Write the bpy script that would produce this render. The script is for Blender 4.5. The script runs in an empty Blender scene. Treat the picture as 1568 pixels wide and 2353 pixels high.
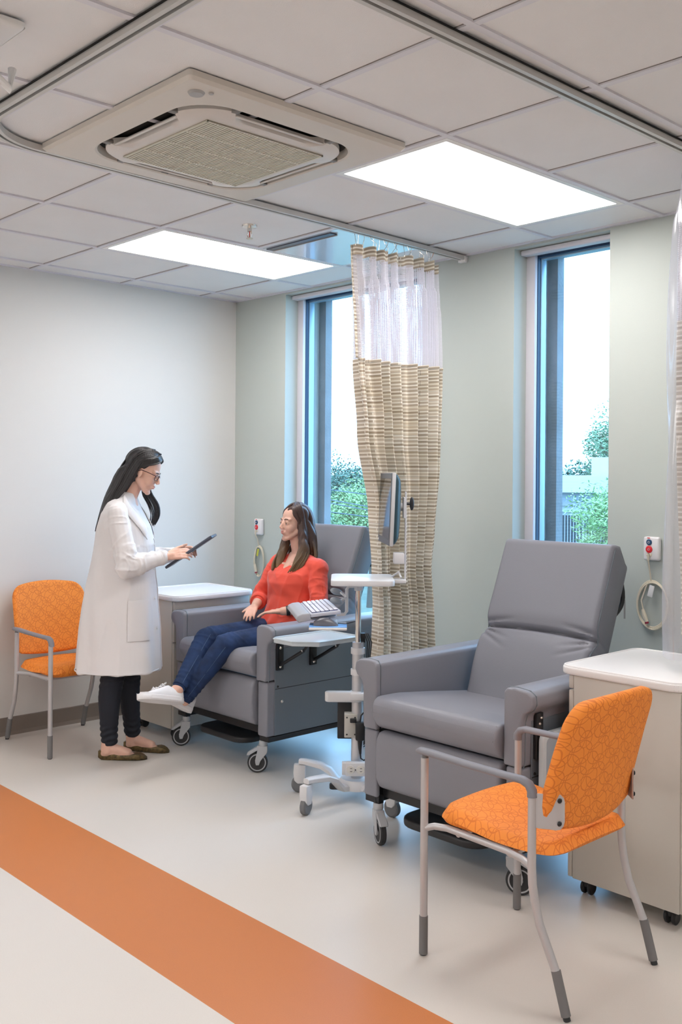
import bpy, bmesh, math, random
from mathutils import Vector, Matrix, Euler, noise
PI = math.pi
R = math.radians
random.seed(7)
SC = bpy.context.scene
COL = SC.collection

# ------------------------------------------------------------------ camera
cam_d = bpy.data.cameras.new('camera')
cam = bpy.data.objects.new('camera', cam_d); COL.objects.link(cam)
YAW = 0.813578969
cam.matrix_world = (Matrix.Translation((5.5386, -4.2142, 1.518)) @ Matrix.Rotation(YAW, 4, 'Z')
                    @ Matrix.Rotation(PI/2, 4, 'X') @ Matrix.Rotation(0.00784, 4, 'Z'))
cam_d.sensor_fit = 'HORIZONTAL'; cam_d.sensor_width = 24.0
cam_d.lens = 24.0*2276.12/1568
cam_d.shift_y = -(1176.5-1098.1)/1568
cam_d.clip_start = 0.05; cam_d.clip_end = 500
SC.camera = cam

# ------------------------------------------------------------------ sky, exposure
SC.view_settings.view_transform = 'Standard'; SC.view_settings.look = 'None'
SC.view_settings.exposure = 0.5; SC.view_settings.gamma = 1.0
SC.view_settings.use_curve_mapping = False
SKY = (0.30, 0.62, 1.0); SKY_STRENGTH = 6.0
LIGHT_STRENGTH = 10.0
w = bpy.data.worlds.new('sky'); SC.world = w; w.use_nodes = True
nt = w.node_tree; nt.nodes.clear()
wo = nt.nodes.new('ShaderNodeOutputWorld'); bg = nt.nodes.new('ShaderNodeBackground')
tc = nt.nodes.new('ShaderNodeTexCoord'); ns = nt.nodes.new('ShaderNodeTexNoise'); cr = nt.nodes.new('ShaderNodeValToRGB')
ns.inputs['Scale'].default_value = 4; ns.inputs['Detail'].default_value = 5
cr.color_ramp.elements[0].color = (*[c*0.86 for c in SKY], 1); cr.color_ramp.elements[1].color = (0.40, 0.70, 1.0, 1)
nt.links.new(tc.outputs['Generated'], ns.inputs['Vector']); nt.links.new(ns.outputs['Fac'], cr.inputs['Fac'])
nt.links.new(cr.outputs['Color'], bg.inputs['Color']); bg.inputs['Strength'].default_value = SKY_STRENGTH
nt.links.new(bg.outputs[0], wo.inputs[0])
SC.cycles.use_denoising = True
SC.cycles.max_bounces = 10; SC.cycles.transparent_max_bounces = 24
SC.cycles.sample_clamp_indirect = 6
sun_d = bpy.data.lights.new('sun', 'SUN'); sun_d.energy = 1.0; sun_d.angle = R(6)
sun = bpy.data.objects.new('sun', sun_d); COL.objects.link(sun)
sun.rotation_euler = (R(38), 0, R(25))      # high, from behind the building: lights the trees outside

# ------------------------------------------------------------------ materials
MATS = {}
def mat(name, col=(.8,.8,.8), rough=.5, metal=0, bump=0, bscale=80, var=0, vscale=6, emit=0, spec=.5, alpha=1, coat=0, trans=0, ior=1.45, sheen=0):
    if name in MATS: return MATS[name]
    m = bpy.data.materials.new(name); m.use_nodes = True; n = m.node_tree; b = n.nodes['Principled BSDF']
    b.inputs['Base Color'].default_value = (*col, 1); b.inputs['Roughness'].default_value = rough
    b.inputs['Metallic'].default_value = metal; b.inputs['Specular IOR Level'].default_value = spec
    b.inputs['Alpha'].default_value = alpha; b.inputs['Coat Weight'].default_value = coat
    b.inputs['Transmission Weight'].default_value = trans; b.inputs['IOR'].default_value = ior
    if sheen: b.inputs['Sheen Weight'].default_value = sheen
    if emit:
        b.inputs['Emission Color'].default_value = (*col, 1); b.inputs['Emission Strength'].default_value = emit
    t = n.nodes.new('ShaderNodeTexCoord')
    if var:
        x = n.nodes.new('ShaderNodeTexNoise'); x.inputs['Scale'].default_value = vscale; x.inputs['Detail'].default_value = 4
        h = n.nodes.new('ShaderNodeValToRGB')
        h.color_ramp.elements[0].position = .3; h.color_ramp.elements[1].position = .7
        h.color_ramp.elements[0].color = (*[max(0, c*(1-var)) for c in col], 1)
        h.color_ramp.elements[1].color = (*[min(1, c*(1+var)) for c in col], 1)
        n.links.new(t.outputs['Object'], x.inputs['Vector']); n.links.new(x.outputs['Fac'], h.inputs['Fac'])
        n.links.new(h.outputs['Color'], b.inputs['Base Color'])
    if bump:
        x = n.nodes.new('ShaderNodeTexNoise'); x.inputs['Scale'].default_value = bscale; x.inputs['Detail'].default_value = 3
        k = n.nodes.new('ShaderNodeBump'); k.inputs['Strength'].default_value = bump; k.inputs['Distance'].default_value = .01
        n.links.new(t.outputs['Object'], x.inputs['Vector']); n.links.new(x.outputs['Fac'], k.inputs['Height'])
        n.links.new(k.outputs['Normal'], b.inputs['Normal'])
    MATS[name] = m
    return m
def nodes(m): return m.node_tree, m.node_tree.nodes['Principled BSDF']
def mth(n, op, a, b=None, c=None):
    k = n.nodes.new('ShaderNodeMath'); k.operation = op
    for i, v in enumerate((a, b, c)):
        if v is None: continue
        if isinstance(v, (int, float)): k.inputs[i].default_value = v
        else: n.links.new(v, k.inputs[i])
    return k.outputs[0]
def mixc(n, fac, a, b):
    k = n.nodes.new('ShaderNodeMix'); k.data_type = 'RGBA'
    if isinstance(fac, (int, float)): k.inputs[0].default_value = fac
    else: n.links.new(fac, k.inputs[0])
    for i, v in ((6, a), (7, b)):
        if isinstance(v, tuple): k.inputs[i].default_value = (*v, 1)
        else: n.links.new(v, k.inputs[i])
    return k.outputs[2]

wall_white = mat('wall_white_paint', (.665,.65,.625), .75, bump=.05, bscale=220)
wall_green = mat('wall_sage_paint', (.48,.52,.49), .75, bump=.05, bscale=220)
ceil_tile = mat('ceiling_tile', (.76,.75,.755), .9, bump=.12, bscale=260, var=.02, vscale=3)
grid_m = mat('ceiling_grid_metal', (.68,.67,.72), .5)
white_pl = mat('white_plastic', (.78,.77,.76), .35)
lam_white = mat('white_laminate', (.80,.79,.79), .28)
cab_beige = mat('cabinet_beige_laminate', (.56,.53,.48), .4, var=.02, vscale=2)
vinyl = mat('grey_vinyl', (.225,.228,.262), .42, bump=.10, bscale=400, spec=.5)
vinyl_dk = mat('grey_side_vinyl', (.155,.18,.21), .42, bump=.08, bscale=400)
black_m = mat('black_steel', (.012,.012,.014), .3)
black_pl = mat('black_plastic', (.018,.018,.02), .42)
rubber = mat('black_rubber', (.03,.03,.032), .6)
rubber_g = mat('grey_rubber', (.16,.16,.165), .6)
cast_grey = mat('caster_grey_plastic', (.45,.46,.48), .4)
silver = mat('silver_painted_steel', (.50,.49,.50), .38, metal=.35)
chrome = mat('chrome', (.75,.70,.65), .15, metal=1)
arm_grey = mat('armrest_grey_plastic', (.22,.22,.25), .45)
foot_grey = mat('foot_grey_rubber', (.17,.165,.165), .7)
cart_w = mat('cart_white_paint', (.68,.67,.68), .35)
tray_m = mat('tray_grey_plastic', (.55,.60,.63), .3)
skin = mat('skin', (.72,.44,.34), .5, var=.05, vscale=25, bump=.03, bscale=300)
skin.node_tree.nodes['Principled BSDF'].inputs['Subsurface Weight'].default_value = .12
skin.node_tree.nodes['Principled BSDF'].inputs['Subsurface Radius'].default_value = (.01,.004,.002)
lips_m = mat('lips', (.55,.17,.15), .4)
eye_w = mat('eye_white', (.75,.72,.70), .2); eye_b = mat('iris', (.05,.03,.02), .1)
coat_m = mat('white_cotton', (.74,.72,.725), .8, bump=.08, bscale=500)
pants_b = mat('black_cotton', (.012,.014,.022), .8, bump=.15, bscale=300)
red_m = mat('coral_red_cloth', (.78,.085,.05), .75, bump=.08, bscale=500, sheen=.2)
shoe_w = mat('white_canvas', (.78,.78,.80), .75, bump=.1, bscale=700)
sole_w = mat('white_rubber_sole', (.72,.71,.72), .6)
flat_m = mat('gold_brown_snakeskin', (.11,.075,.03), .35, metal=.35, var=.65, vscale=60)
concrete = mat('concrete', (.55,.62,.66), .8)

# floor: pale sheet vinyl with an orange strip let into it
floor_m = mat('floor_vinyl', (.6,.56,.52), .32, spec=.45)
n, b = nodes(floor_m)
t = n.nodes.new('ShaderNodeTexCoord'); sp = n.nodes.new('ShaderNodeSeparateXYZ'); n.links.new(t.outputs['Object'], sp.inputs[0])
nz = n.nodes.new('ShaderNodeTexNoise'); nz.inputs['Scale'].default_value = 260; nz.inputs['Detail'].default_value = 2; n.links.new(t.outputs['Object'], nz.inputs['Vector'])
inb = mth(n, 'MULTIPLY', mth(n, 'GREATER_THAN', sp.outputs[1], -2.531), mth(n, 'LESS_THAN', sp.outputs[1], -2.082))
base = mixc(n, nz.outputs['Fac'], (.60,.56,.515), (.65,.61,.57))
org = mixc(n, nz.outputs['Fac'], (.50,.165,.05), (.56,.20,.065))
n.links.new(mixc(n, inb, base, org), b.inputs['Base Color'])

# orange chair fabric: overlapping thin rings
def ring_fabric(name, col, line, k, wd, ax):
    m = mat(name, col, .7, bump=.08, bscale=600)
    n, b = nodes(m)
    t = n.nodes.new('ShaderNodeTexCoord'); sp = n.nodes.new('ShaderNodeSeparateXYZ')
    ds = n.nodes.new('ShaderNodeTexNoise'); ds.inputs['Scale'].default_value = 9
    n.links.new(t.outputs['Object'], ds.inputs['Vector'])
    add = n.nodes.new('ShaderNodeVectorMath'); add.operation = 'MULTIPLY_ADD'
    add.inputs[1].default_value = (.03,)*3
    n.links.new(ds.outputs['Color'], add.inputs[0]); n.links.new(t.outputs['Object'], add.inputs[2])
    n.links.new(add.outputs[0], sp.inputs[0])
    tot = None
    for ox, oy, rr in ((0,0,.46), (.5,.5,.46), (.5,0,.3), (.22,.63,.40)):
        fx = mth(n, 'SUBTRACT', mth(n, 'FRACT', mth(n, 'MULTIPLY_ADD', sp.outputs[ax[0]], k, ox)), .5)
        fy = mth(n, 'SUBTRACT', mth(n, 'FRACT', mth(n, 'MULTIPLY_ADD', sp.outputs[ax[1]], k, oy)), .5)
        d = mth(n, 'SQRT', mth(n, 'ADD', mth(n, 'MULTIPLY', fx, fx), mth(n, 'MULTIPLY', fy, fy)))
        l = mth(n, 'LESS_THAN', mth(n, 'ABSOLUTE', mth(n, 'SUBTRACT', d, rr)), wd)
        tot = l if tot is None else mth(n, 'MAXIMUM', tot, l)
    n.links.new(mixc(n, mth(n, 'MULTIPLY', tot, .6), col, line), b.inputs['Base Color'])
    return m
fab_seat = ring_fabric('orange_ring_fabric_seat', (.86,.27,.035), (.62,.13,.015), 12, .018, (0,1))
fab_back = ring_fabric('orange_ring_fabric_back', (.86,.27,.035), (.57,.12,.015), 12, .018, (0,2))

# curtain fabric: horizontal dashes woven in tan, brown and cream (uses UV)
def curtain_fabric():
    m = mat('curtain_striped_fabric', (.7,.6,.5), .85)
    n, b = nodes(m)
    t = n.nodes.new('ShaderNodeTexCoord')
    def bk(sc, w_, h_, c1, c2, cm, ms, off):
        k = n.nodes.new('ShaderNodeTexBrick'); k.offset = .37; k.offset_frequency = 2
        k.inputs['Scale'].default_value = sc; k.inputs['Brick Width'].default_value = w_; k.inputs['Row Height'].default_value = h_
        k.inputs['Mortar Size'].default_value = ms; k.inputs['Mortar Smooth'].default_value = 0
        k.inputs['Color1'].default_value = (*c1,1); k.inputs['Color2'].default_value = (*c2,1); k.inputs['Mortar'].default_value = (*cm,1)
        mp = n.nodes.new('ShaderNodeMapping'); mp.inputs['Location'].default_value = (off, off*.7, 0)
        n.links.new(t.outputs['UV'], mp.inputs[0]); n.links.new(mp.outputs[0], k.inputs['Vector'])
        return k.outputs['Color']
    a = bk(1, .44, .0185, (.40,.33,.25), (.68,.60,.49), (.84,.80,.72), .0040, 0)
    c = bk(1, .61, .0262, (1,1,1), (.90,.87,.80), (.58,.55,.52), .0011, .3)
    k = n.nodes.new('ShaderNodeMix'); k.data_type = 'RGBA'; k.blend_type = 'MULTIPLY'; k.inputs[0].default_value = 1
    n.links.new(a, k.inputs[6]); n.links.new(c, k.inputs[7]); n.links.new(k.outputs[2], b.inputs['Base Color'])
    return m
curt_m = curtain_fabric()
def mesh_fabric():
    m = bpy.data.materials.new('curtain_net'); m.use_nodes = True; n = m.node_tree; b = n.nodes['Principled BSDF']
    b.inputs['Base Color'].default_value = (.78,.76,.82,1); b.inputs['Roughness'].default_value = .8
    t = n.nodes.new('ShaderNodeTexCoord'); sp = n.nodes.new('ShaderNodeSeparateXYZ'); n.links.new(t.outputs['UV'], sp.inputs[0])
    u = mth(n, 'MULTIPLY', sp.outputs[0], 2*PI/.016); v = mth(n, 'MULTIPLY', sp.outputs[1], 2*PI/.016)
    s = mth(n, 'MULTIPLY', mth(n, 'SINE', u), mth(n, 'SINE', v))
    hole = mth(n, 'GREATER_THAN', mth(n, 'ABSOLUTE', s), .46)
    n.links.new(mth(n, 'SUBTRACT', 1, mth(n, 'MULTIPLY', hole, .93)), b.inputs['Alpha'])
    return m
net_m = mesh_fabric()
def pane_mat():
    m = bpy.data.materials.new('window_glass'); m.use_nodes = True; n = m.node_tree; n.nodes.clear()
    o = n.nodes.new('ShaderNodeOutputMaterial'); a = n.nodes.new('ShaderNodeBsdfTransparent'); g = n.nodes.new('ShaderNodeBsdfGlossy')
    a.inputs['Color'].default_value = (.93,.97,1,1); g.inputs['Roughness'].default_value = .02
    x = n.nodes.new('ShaderNodeMixShader'); x.inputs[0].default_value = .05
    n.links.new(a.outputs[0], x.inputs[1]); n.links.new(g.outputs[0], x.inputs[2]); n.links.new(x.outputs[0], o.inputs[0])
    return m
glass_m = pane_mat()
def emit_mat(name, col, s):
    m = bpy.data.materials.new(name); m.use_nodes = True; n = m.node_tree; n.nodes.clear()
    o = n.nodes.new('ShaderNodeOutputMaterial'); e = n.nodes.new('ShaderNodeEmission')
    e.inputs['Color'].default_value = (*col,1); e.inputs['Strength'].default_value = s
    n.links.new(e.outputs[0], o.inputs[0]); return m
diff_m = emit_mat('lit_diffuser', (1.0,.96,.935), LIGHT_STRENGTH)

# ------------------------------------------------------------------ mesh helpers
def V(*a): return Vector(a)
def link(name, me, m=None, parent=None, smooth=False):
    o = bpy.data.objects.new(name, me); COL.objects.link(o)
    if m is not None:
        for q in (m if isinstance(m, (list, tuple)) else [m]): me.materials.append(q)
    if parent is not None: o.parent = parent
    if smooth:
        for p in me.polygons: p.use_smooth = True
    return o
class MB:
    def __init__(s): s.bm = bmesh.new(); s.mi = 0
    def raw(s, vs, fs):
        bv = [s.bm.verts.new(v) for v in vs]
        for f in fs:
            try:
                q = s.bm.faces.new([bv[i] for i in f]); q.material_index = s.mi
            except ValueError: pass
        return bv
    def box(s, lo, hi, bev=0, seg=2, M=None):
        x0,y0,z0 = lo; x1,y1,z1 = hi
        t = bmesh.new()
        vs = [t.verts.new(p) for p in ((x0,y0,z0),(x1,y0,z0),(x1,y1,z0),(x0,y1,z0),(x0,y0,z1),(x1,y0,z1),(x1,y1,z1),(x0,y1,z1))]
        for f in ((3,2,1,0),(4,5,6,7),(0,1,5,4),(1,2,6,5),(2,3,7,6),(3,0,4,7)): t.faces.new([vs[i] for i in f])
        if bev: bmesh.ops.bevel(t, geom=t.edges[:], offset=bev, segments=seg, profile=.5, affect='EDGES')
        s.merge(t, M); return s
    def merge(s, t, M=None):
        if M is not None: bmesh.ops.transform(t, matrix=M, verts=t.verts)
        for v in t.verts: v.index = 0
        t.verts.index_update()
        s.raw([v.co.copy() for v in t.verts], [[v.index for v in f.verts] for f in t.faces]); t.free()
    def prism(s, pts, axis, a, b_, bev=0, seg=2, M=None, only=None):
        # polygon pts (2D) extruded along axis between a and b_
        t = bmesh.new()
        def P(p, h):
            return {'x': (h, p[0], p[1]), 'y': (p[0], h, p[1]), 'z': (p[0], p[1], h)}[axis]
        A = [t.verts.new(P(p, a)) for p in pts]; B = [t.verts.new(P(p, b_)) for p in pts]
        k = len(pts)
        t.faces.new(A[::-1]); t.faces.new(B)
        for i in range(k): t.faces.new([A[i], A[(i+1)%k], B[(i+1)%k], B[i]])
        bmesh.ops.recalc_face_normals(t, faces=t.faces)
        if bev:
            es = t.edges[:]
            if only == 'caps': es = [e for f in t.faces if len(f.verts) == k and k != 4 for e in f.edges]
            bmesh.ops.bevel(t, geom=es, offset=bev, segments=seg, profile=.5, affect='EDGES')
        s.merge(t, M); return s
    def tube(s, pts, r, k=12, caps=True, closed=False):
        pts = [Vector(p) for p in pts]; N = len(pts)
        rr = r if isinstance(r, (list, tuple)) else [r]*N
        rings = []; up = None
        for i, p in enumerate(pts):
            if closed: d = pts[(i+1)%N]-pts[i-1]
            else: d = (pts[min(i+1,N-1)]-pts[max(i-1,0)])
            d.normalize()
            if up is None:
                a = V(0,0,1) if abs(d.z) < .9 else V(1,0,0); up = (a-d*a.dot(d)).normalized()
            else: up = (up-d*up.dot(d)).normalized()
            sd = d.cross(up)
            rings.append([p+(up*math.cos(2*PI*j/k)+sd*math.sin(2*PI*j/k))*rr[i] for j in range(k)])
        vs = [v for q in rings for v in q]; fs = []
        for i in range(N if closed else N-1):
            for j in range(k):
                a = i*k+j; b_ = i*k+(j+1)%k; i2 = (i+1)%N
                fs.append((a, b_, i2*k+(j+1)%k, i2*k+j))
        if caps and not closed: fs += [tuple(range(k))[::-1], tuple((N-1)*k+j for j in range(k))]
        s.raw(vs, fs); return s
    def cyl(s, p0, p1, r0, r1=None, k=20, caps=True):
        return s.tube([p0, p1], [r0, r0 if r1 is None else r1], k, caps)
    def lathe(s, prof, M=None, k=24):
        vs = []; fs = []; N = len(prof)
        for r, z in prof:
            for j in range(k): vs.append(V(r*math.cos(2*PI*j/k), r*math.sin(2*PI*j/k), z))
        for i in range(N-1):
            for j in range(k): fs.append((i*k+j, i*k+(j+1)%k, (i+1)*k+(j+1)%k, (i+1)*k+j))
        fs += [tuple(range(k))[::-1], tuple((N-1)*k+j for j in range(k))]
        if M is not None: vs = [M@v for v in vs]
        s.raw(vs, fs); return s
    def loft(s, rings, caps=True):
        k = len(rings[0]); vs = [Vector(v) for q in rings for v in q]; fs = []
        for i in range(len(rings)-1):
            for j in range(k): fs.append((i*k+j, i*k+(j+1)%k, (i+1)*k+(j+1)%k, (i+1)*k+j))
        if caps: fs += [tuple(range(k))[::-1], tuple((len(rings)-1)*k+j for j in range(k))]
        s.raw(vs, fs); return s
    def ell(s, c, r, rot=None, k=20, h=12):
        M = Matrix.Translation(c) @ (Euler(rot).to_matrix().to_4x4() if rot else Matrix()) @ Matrix.Diagonal((*r, 1))
        vs = []; fs = []
        vs.append(M@V(0,0,1))
        for i in range(1, h):
            a = PI*i/h
            for j in range(k): vs.append(M@V(math.sin(a)*math.cos(2*PI*j/k), math.sin(a)*math.sin(2*PI*j/k), math.cos(a)))
        vs.append(M@V(0,0,-1)); L = len(vs)-1
        for j in range(k):
            fs.append((0, 1+j, 1+(j+1)%k)); fs.append((L, L-k+(j+1)%k, L-k+j))
        for i in range(h-2):
            for j in range(k):
                a = 1+i*k; fs.append((a+j, a+k+j, a+k+(j+1)%k, a+(j+1)%k))
        s.raw(vs, fs); return s
    def cap(s, p0, r0, p1, r1, k=14):
        p0 = Vector(p0); p1 = Vector(p1); d = p1-p0; L = d.length
        q = d.to_track_quat('Z', 'Y').to_matrix() if L > 1e-6 else Matrix.Identity(3)
        rings = []
        for i in range(1, 5):
            a = -PI/2+PI/2*i/4; rings.append((r0*math.cos(a), r0*math.sin(a)))
        for i in range(0, 4):
            a = PI/2*i/4; rings.append((r1*math.cos(a), L+r1*math.sin(a)))
        vs = [p0+q@V(0,0,-r0)]
        for rr, z in rings:
            for j in range(k): vs.append(p0+q@V(rr*math.cos(2*PI*j/k), rr*math.sin(2*PI*j/k), z))
        vs.append(p0+q@V(0,0,L+r1)); E = len(vs)-1; fs = []
        for j in range(k):
            fs.append((0, 1+(j+1)%k, 1+j)); fs.append((E, E-k+j, E-k+(j+1)%k))
        for i in range(len(rings)-1):
            for j in range(k): fs.append((1+i*k+j, 1+i*k+(j+1)%k, 1+(i+1)*k+(j+1)%k, 1+(i+1)*k+j))
        s.raw(vs, fs); return s
    def chain(s, pts, rs):
        for i in range(len(pts)-1): s.cap(pts[i], rs[i], pts[i+1], rs[i+1])
        return s
    def mesh(s, name):
        bmesh.ops.recalc_face_normals(s.bm, faces=s.bm.faces)
        me = bpy.data.meshes.new(name); s.bm.to_mesh(me); s.bm.free(); return me
    def build(s, name, m, parent=None, smooth=True, angle=35):
        me = s.mesh(name); o = link(name, me, m, parent)
        if smooth:
            for p in me.polygons: p.use_smooth = True
            if angle:
                me.set_sharp_from_angle(angle=R(angle))
        return o
def blob(mb, name, m, parent=None, voxel=.006, it=4, fac=.6, disp=None):
    """overlapping closed shapes -> ONE continuous smooth surface"""
    me = mb.mesh('tmp'); t = bpy.data.objects.new('tmp', me); COL.objects.link(t)
    a = t.modifiers.new('r', 'REMESH'); a.mode = 'VOXEL'; a.voxel_size = voxel; a.adaptivity = 0
    c = t.modifiers.new('s', 'SMOOTH'); c.iterations = it; c.factor = fac
    dg = bpy.context.evaluated_depsgraph_get(); dg.update()
    me2 = bpy.data.meshes.new_from_object(t.evaluated_get(dg)); me2.name = name
    bpy.data.objects.remove(t); bpy.data.meshes.remove(me)
    me2.materials.clear()
    if disp:
        me2.calc_loop_triangles()
        nn = [v.normal.copy() for v in me2.vertices]
        for v, q in zip(me2.vertices, nn): v.co += q*disp(v.co)
    o = link(name, me2, m, parent, smooth=True)
    return o
def tag(o, label=None, cat=None, group=None, kind=None):
    if label: o['label'] = label
    if cat: o['category'] = cat
    if group: o['group'] = group
    if kind: o['kind'] = kind
    return o
def empty(name, loc, rz=0, label=None, cat=None, group=None):
    o = bpy.data.objects.new(name, None); COL.objects.link(o); o.empty_display_size = .1
    o.location = loc; o.rotation_euler = (0,0,rz)
    return tag(o, label, cat, group)
KIDS = {}
def copy_tree(o, parent=None):
    c = o.copy(); COL.objects.link(c); c.parent = parent
    for ch in list(o.children): copy_tree(ch, c)
    return c
def arc(c, r, a0, a1, n_, plane='xy', z=0):
    out = []
    for i in range(n_+1):
        a = a0+(a1-a0)*i/n_
        p = (c[0]+r*math.cos(a), c[1]+r*math.sin(a))
        out.append({'xy': (p[0], p[1], z), 'xz': (p[0], z, p[1]), 'yz': (z, p[0], p[1])}[plane])
    return out
def rrect(x0, y0, x1, y1, r, n_=5):
    out = []
    for cx, cy, a in ((x1-r, y1-r, 0), (x0+r, y1-r, PI/2), (x0+r, y0+r, PI), (x1-r, y0+r, 1.5*PI)):
        for i in range(n_+1):
            t_ = a+PI/2*i/n_; out.append((cx+r*math.cos(t_), cy+r*math.sin(t_)))
    return out

# ================================================================== the room
XR, YF, H = 8.6, -7.6, 2.742
W1 = (.536, 1.748); W2 = (2.389, 2.955); SILL = .12; HEAD = 2.722; WD = .105
def structure(name, mb, m, parent=None, **k):
    o = mb.build(name, m, parent, **k)
    if parent is None: o['kind'] = 'structure'
    return o
structure('floor', MB().box((-.2, YF-.2, -.12), (XR+.2, .3, 0)), floor_m, smooth=False)
structure('ceiling', MB().box((-.2, YF-.2, H), (XR+.2, .3, H+.2)), ceil_tile, smooth=False)
structure('wall_left', MB().box((-.2, YF-.2, 0), (0, .3, H)), wall_white, smooth=False)
structure('wall_right', MB().box((XR, YF-.2, 0), (XR+.2, .3, H)), wall_white, smooth=False)
structure('wall_front', MB().box((0, YF-.2, 0), (XR, YF, H)), wall_white, smooth=False)
wb = MB()
for a, b_ in ((0, W1[0]), (W1[1], W2[0]), (W2[1], XR)): wb.box((a, 0, 0), (b_, .30, H))
for a, b_ in (W1, W2):
    wb.box((a, 0, 0), (b_, .30, SILL)); wb.box((a, 0, HEAD), (b_, .30, H))
structure('wall_back', wb, wall_green, smooth=False)
# suspended ceiling grid
g = MB(); GX = [.187+.6096*i for i in range(14)]; GY = [-.31-.6096*i for i in range(12)]
for x in GX: g.box((x-.012, YF, H-.008), (x+.012, 0, H))
LIGHTS = ((2.9305,-.9196), (1.1016,-.9196), (5.3689,-.9196), (5.3689,-4.577), (2.9305,-4.577), (1.1016,-4.577), (7.1977,-2.748), (4.15,-6.406), (1.1016,-6.406))
def spans(y):
    cuts = sorted((lx-.293, lx+.293) for lx, ly in LIGHTS if abs(ly-y) < .3)
    a = 0; out = []
    for c0, c1 in cuts: out.append((a, c0)); a = c1
    return out+[(a, XR)]
for y in GY:
    for a, b_ in spans(y): g.box((a, y-.012, H-.0075), (b_, y+.012, H))
g.box((0, YF, H-.007), (.02, 0, H)); g.box((0, -.02, H-.007), (XR, 0, H))
structure('trim_1', g, grid_m, smooth=False)
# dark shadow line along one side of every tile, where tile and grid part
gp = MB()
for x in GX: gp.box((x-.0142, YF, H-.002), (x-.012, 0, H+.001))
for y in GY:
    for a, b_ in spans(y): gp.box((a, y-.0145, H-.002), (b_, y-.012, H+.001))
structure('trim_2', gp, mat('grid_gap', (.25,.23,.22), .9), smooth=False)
base_m = mat('brown_rubber_base', (.21,.175,.15), .45)
def baseboard(name, pts):
    m_ = MB()
    (x0, y0), (x1, y1) = pts
    if x0 == x1:
        s_ = 1 if x0 < 1 else -1
        m_.prism([(x0, 0), (x0+s_*.016, 0), (x0+s_*.012, .006), (x0+s_*.006, .02), (x0+s_*.004, .10), (x0, .104)], 'y', y0, y1)
    else:
        s_ = -1 if y0 > -1 else 1
        m_.prism([(y0, 0), (y0+s_*.016, 0), (y0+s_*.012, .006), (y0+s_*.006, .02), (y0+s_*.004, .10), (y0, .104)], 'x', x0, x1)
    structure(name, m_, base_m, smooth=False)
baseboard('baseboard_left', ((0, YF), (0, -.016)))
baseboard('baseboard_back', ((0, 0), (XR, 0)))
baseboard('baseboard_right', ((XR, YF), (XR, -.016)))
baseboard('baseboard_front', ((.016, YF), (XR-.016, YF)))

frame_l = mat('window_frame_pale', (.60,.58,.62), .4)
frame_b = mat('window_frame_blue_grey', (.30,.42,.52), .35, metal=.3)
gasket = mat('window_gasket_dark', (.02,.05,.11), .5)
brick_m = mat('dark_brick_reveal', (.22,.24,.26), .8, bump=.3, bscale=60, var=.15)
def window(n_, a, b_):
    f = MB()
    for x0, x1 in ((a, a+.055), (b_-.055, b_)): f.box((x0, WD, SILL), (x1, WD+.025, HEAD), .003)
    f.box((a+.055, WD, HEAD-.022), (b_-.055, WD+.025, HEAD), .003)
    f.box((a+.055, WD, SILL), (b_-.055, WD+.025, SILL+.055), .003)
    root = structure('window_%d' % n_, f, frame_l)
    k = MB()
    for x0, x1 in ((a+.048, a+.058), (b_-.058, b_-.048)): k.box((x0, WD+.025, SILL+.05), (x1, WD+.05, HEAD-.02))
    k.box((a+.058, WD+.025, HEAD-.034), (b_-.058, WD+.05, HEAD-.02)); k.box((a+.058, WD+.025, SILL+.05), (b_-.058, WD+.05, SILL+.065))
    k.build('gasket', gasket, root)
    k = MB()
    for x0, x1 in ((a+.040, a+.062), (b_-.062, b_-.040)):
        k.box((x0, WD+.05, SILL+.04), (x1, WD+.095, HEAD-.01), .002)
    k.box((a+.062, WD+.05, HEAD-.04), (b_-.062, WD+.095, HEAD-.015), .002); k.box((a+.062, WD+.05, SILL+.04), (b_-.062, WD+.095, SILL+.07), .002)
    k.build('outer_frame', frame_b, root)
    MB().box((a+.05, WD+.062, SILL+.06), (b_-.05, WD+.068, HEAD-.03)).build('pane', glass_m, root, smooth=False)
    # roller-shade box under the head
    MB().box((a+.004, .045, HEAD-.030), (b_-.004, WD-.004, HEAD-.002), .008, 3).build('shade_box', frame_l, root)
    MB().box((a-.0, .0, SILL-.004), (b_+.0, WD, SILL+.012), .003).build('window_sill', lam_white, root)
window(1, *W1); window(2, *W2)
# outside face of the building around the openings
bw = MB()
for a, b_ in ((-2, W1[0]+.064), (W1[1]-.05, W2[0]+.064), (W2[1]-.05, XR+2)): bw.box((a, .301, -3.5), (b_, .36, 3.4))
for a, b_ in (W1, W2):
    bw.box((a+.064, .301, -3.5), (b_-.05, .36, SILL)); bw.box((a+.064, .301, HEAD), (b_-.05, .36, 3.4))
tag(bw.build('facade', brick_m, smooth=False), kind='structure')

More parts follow.
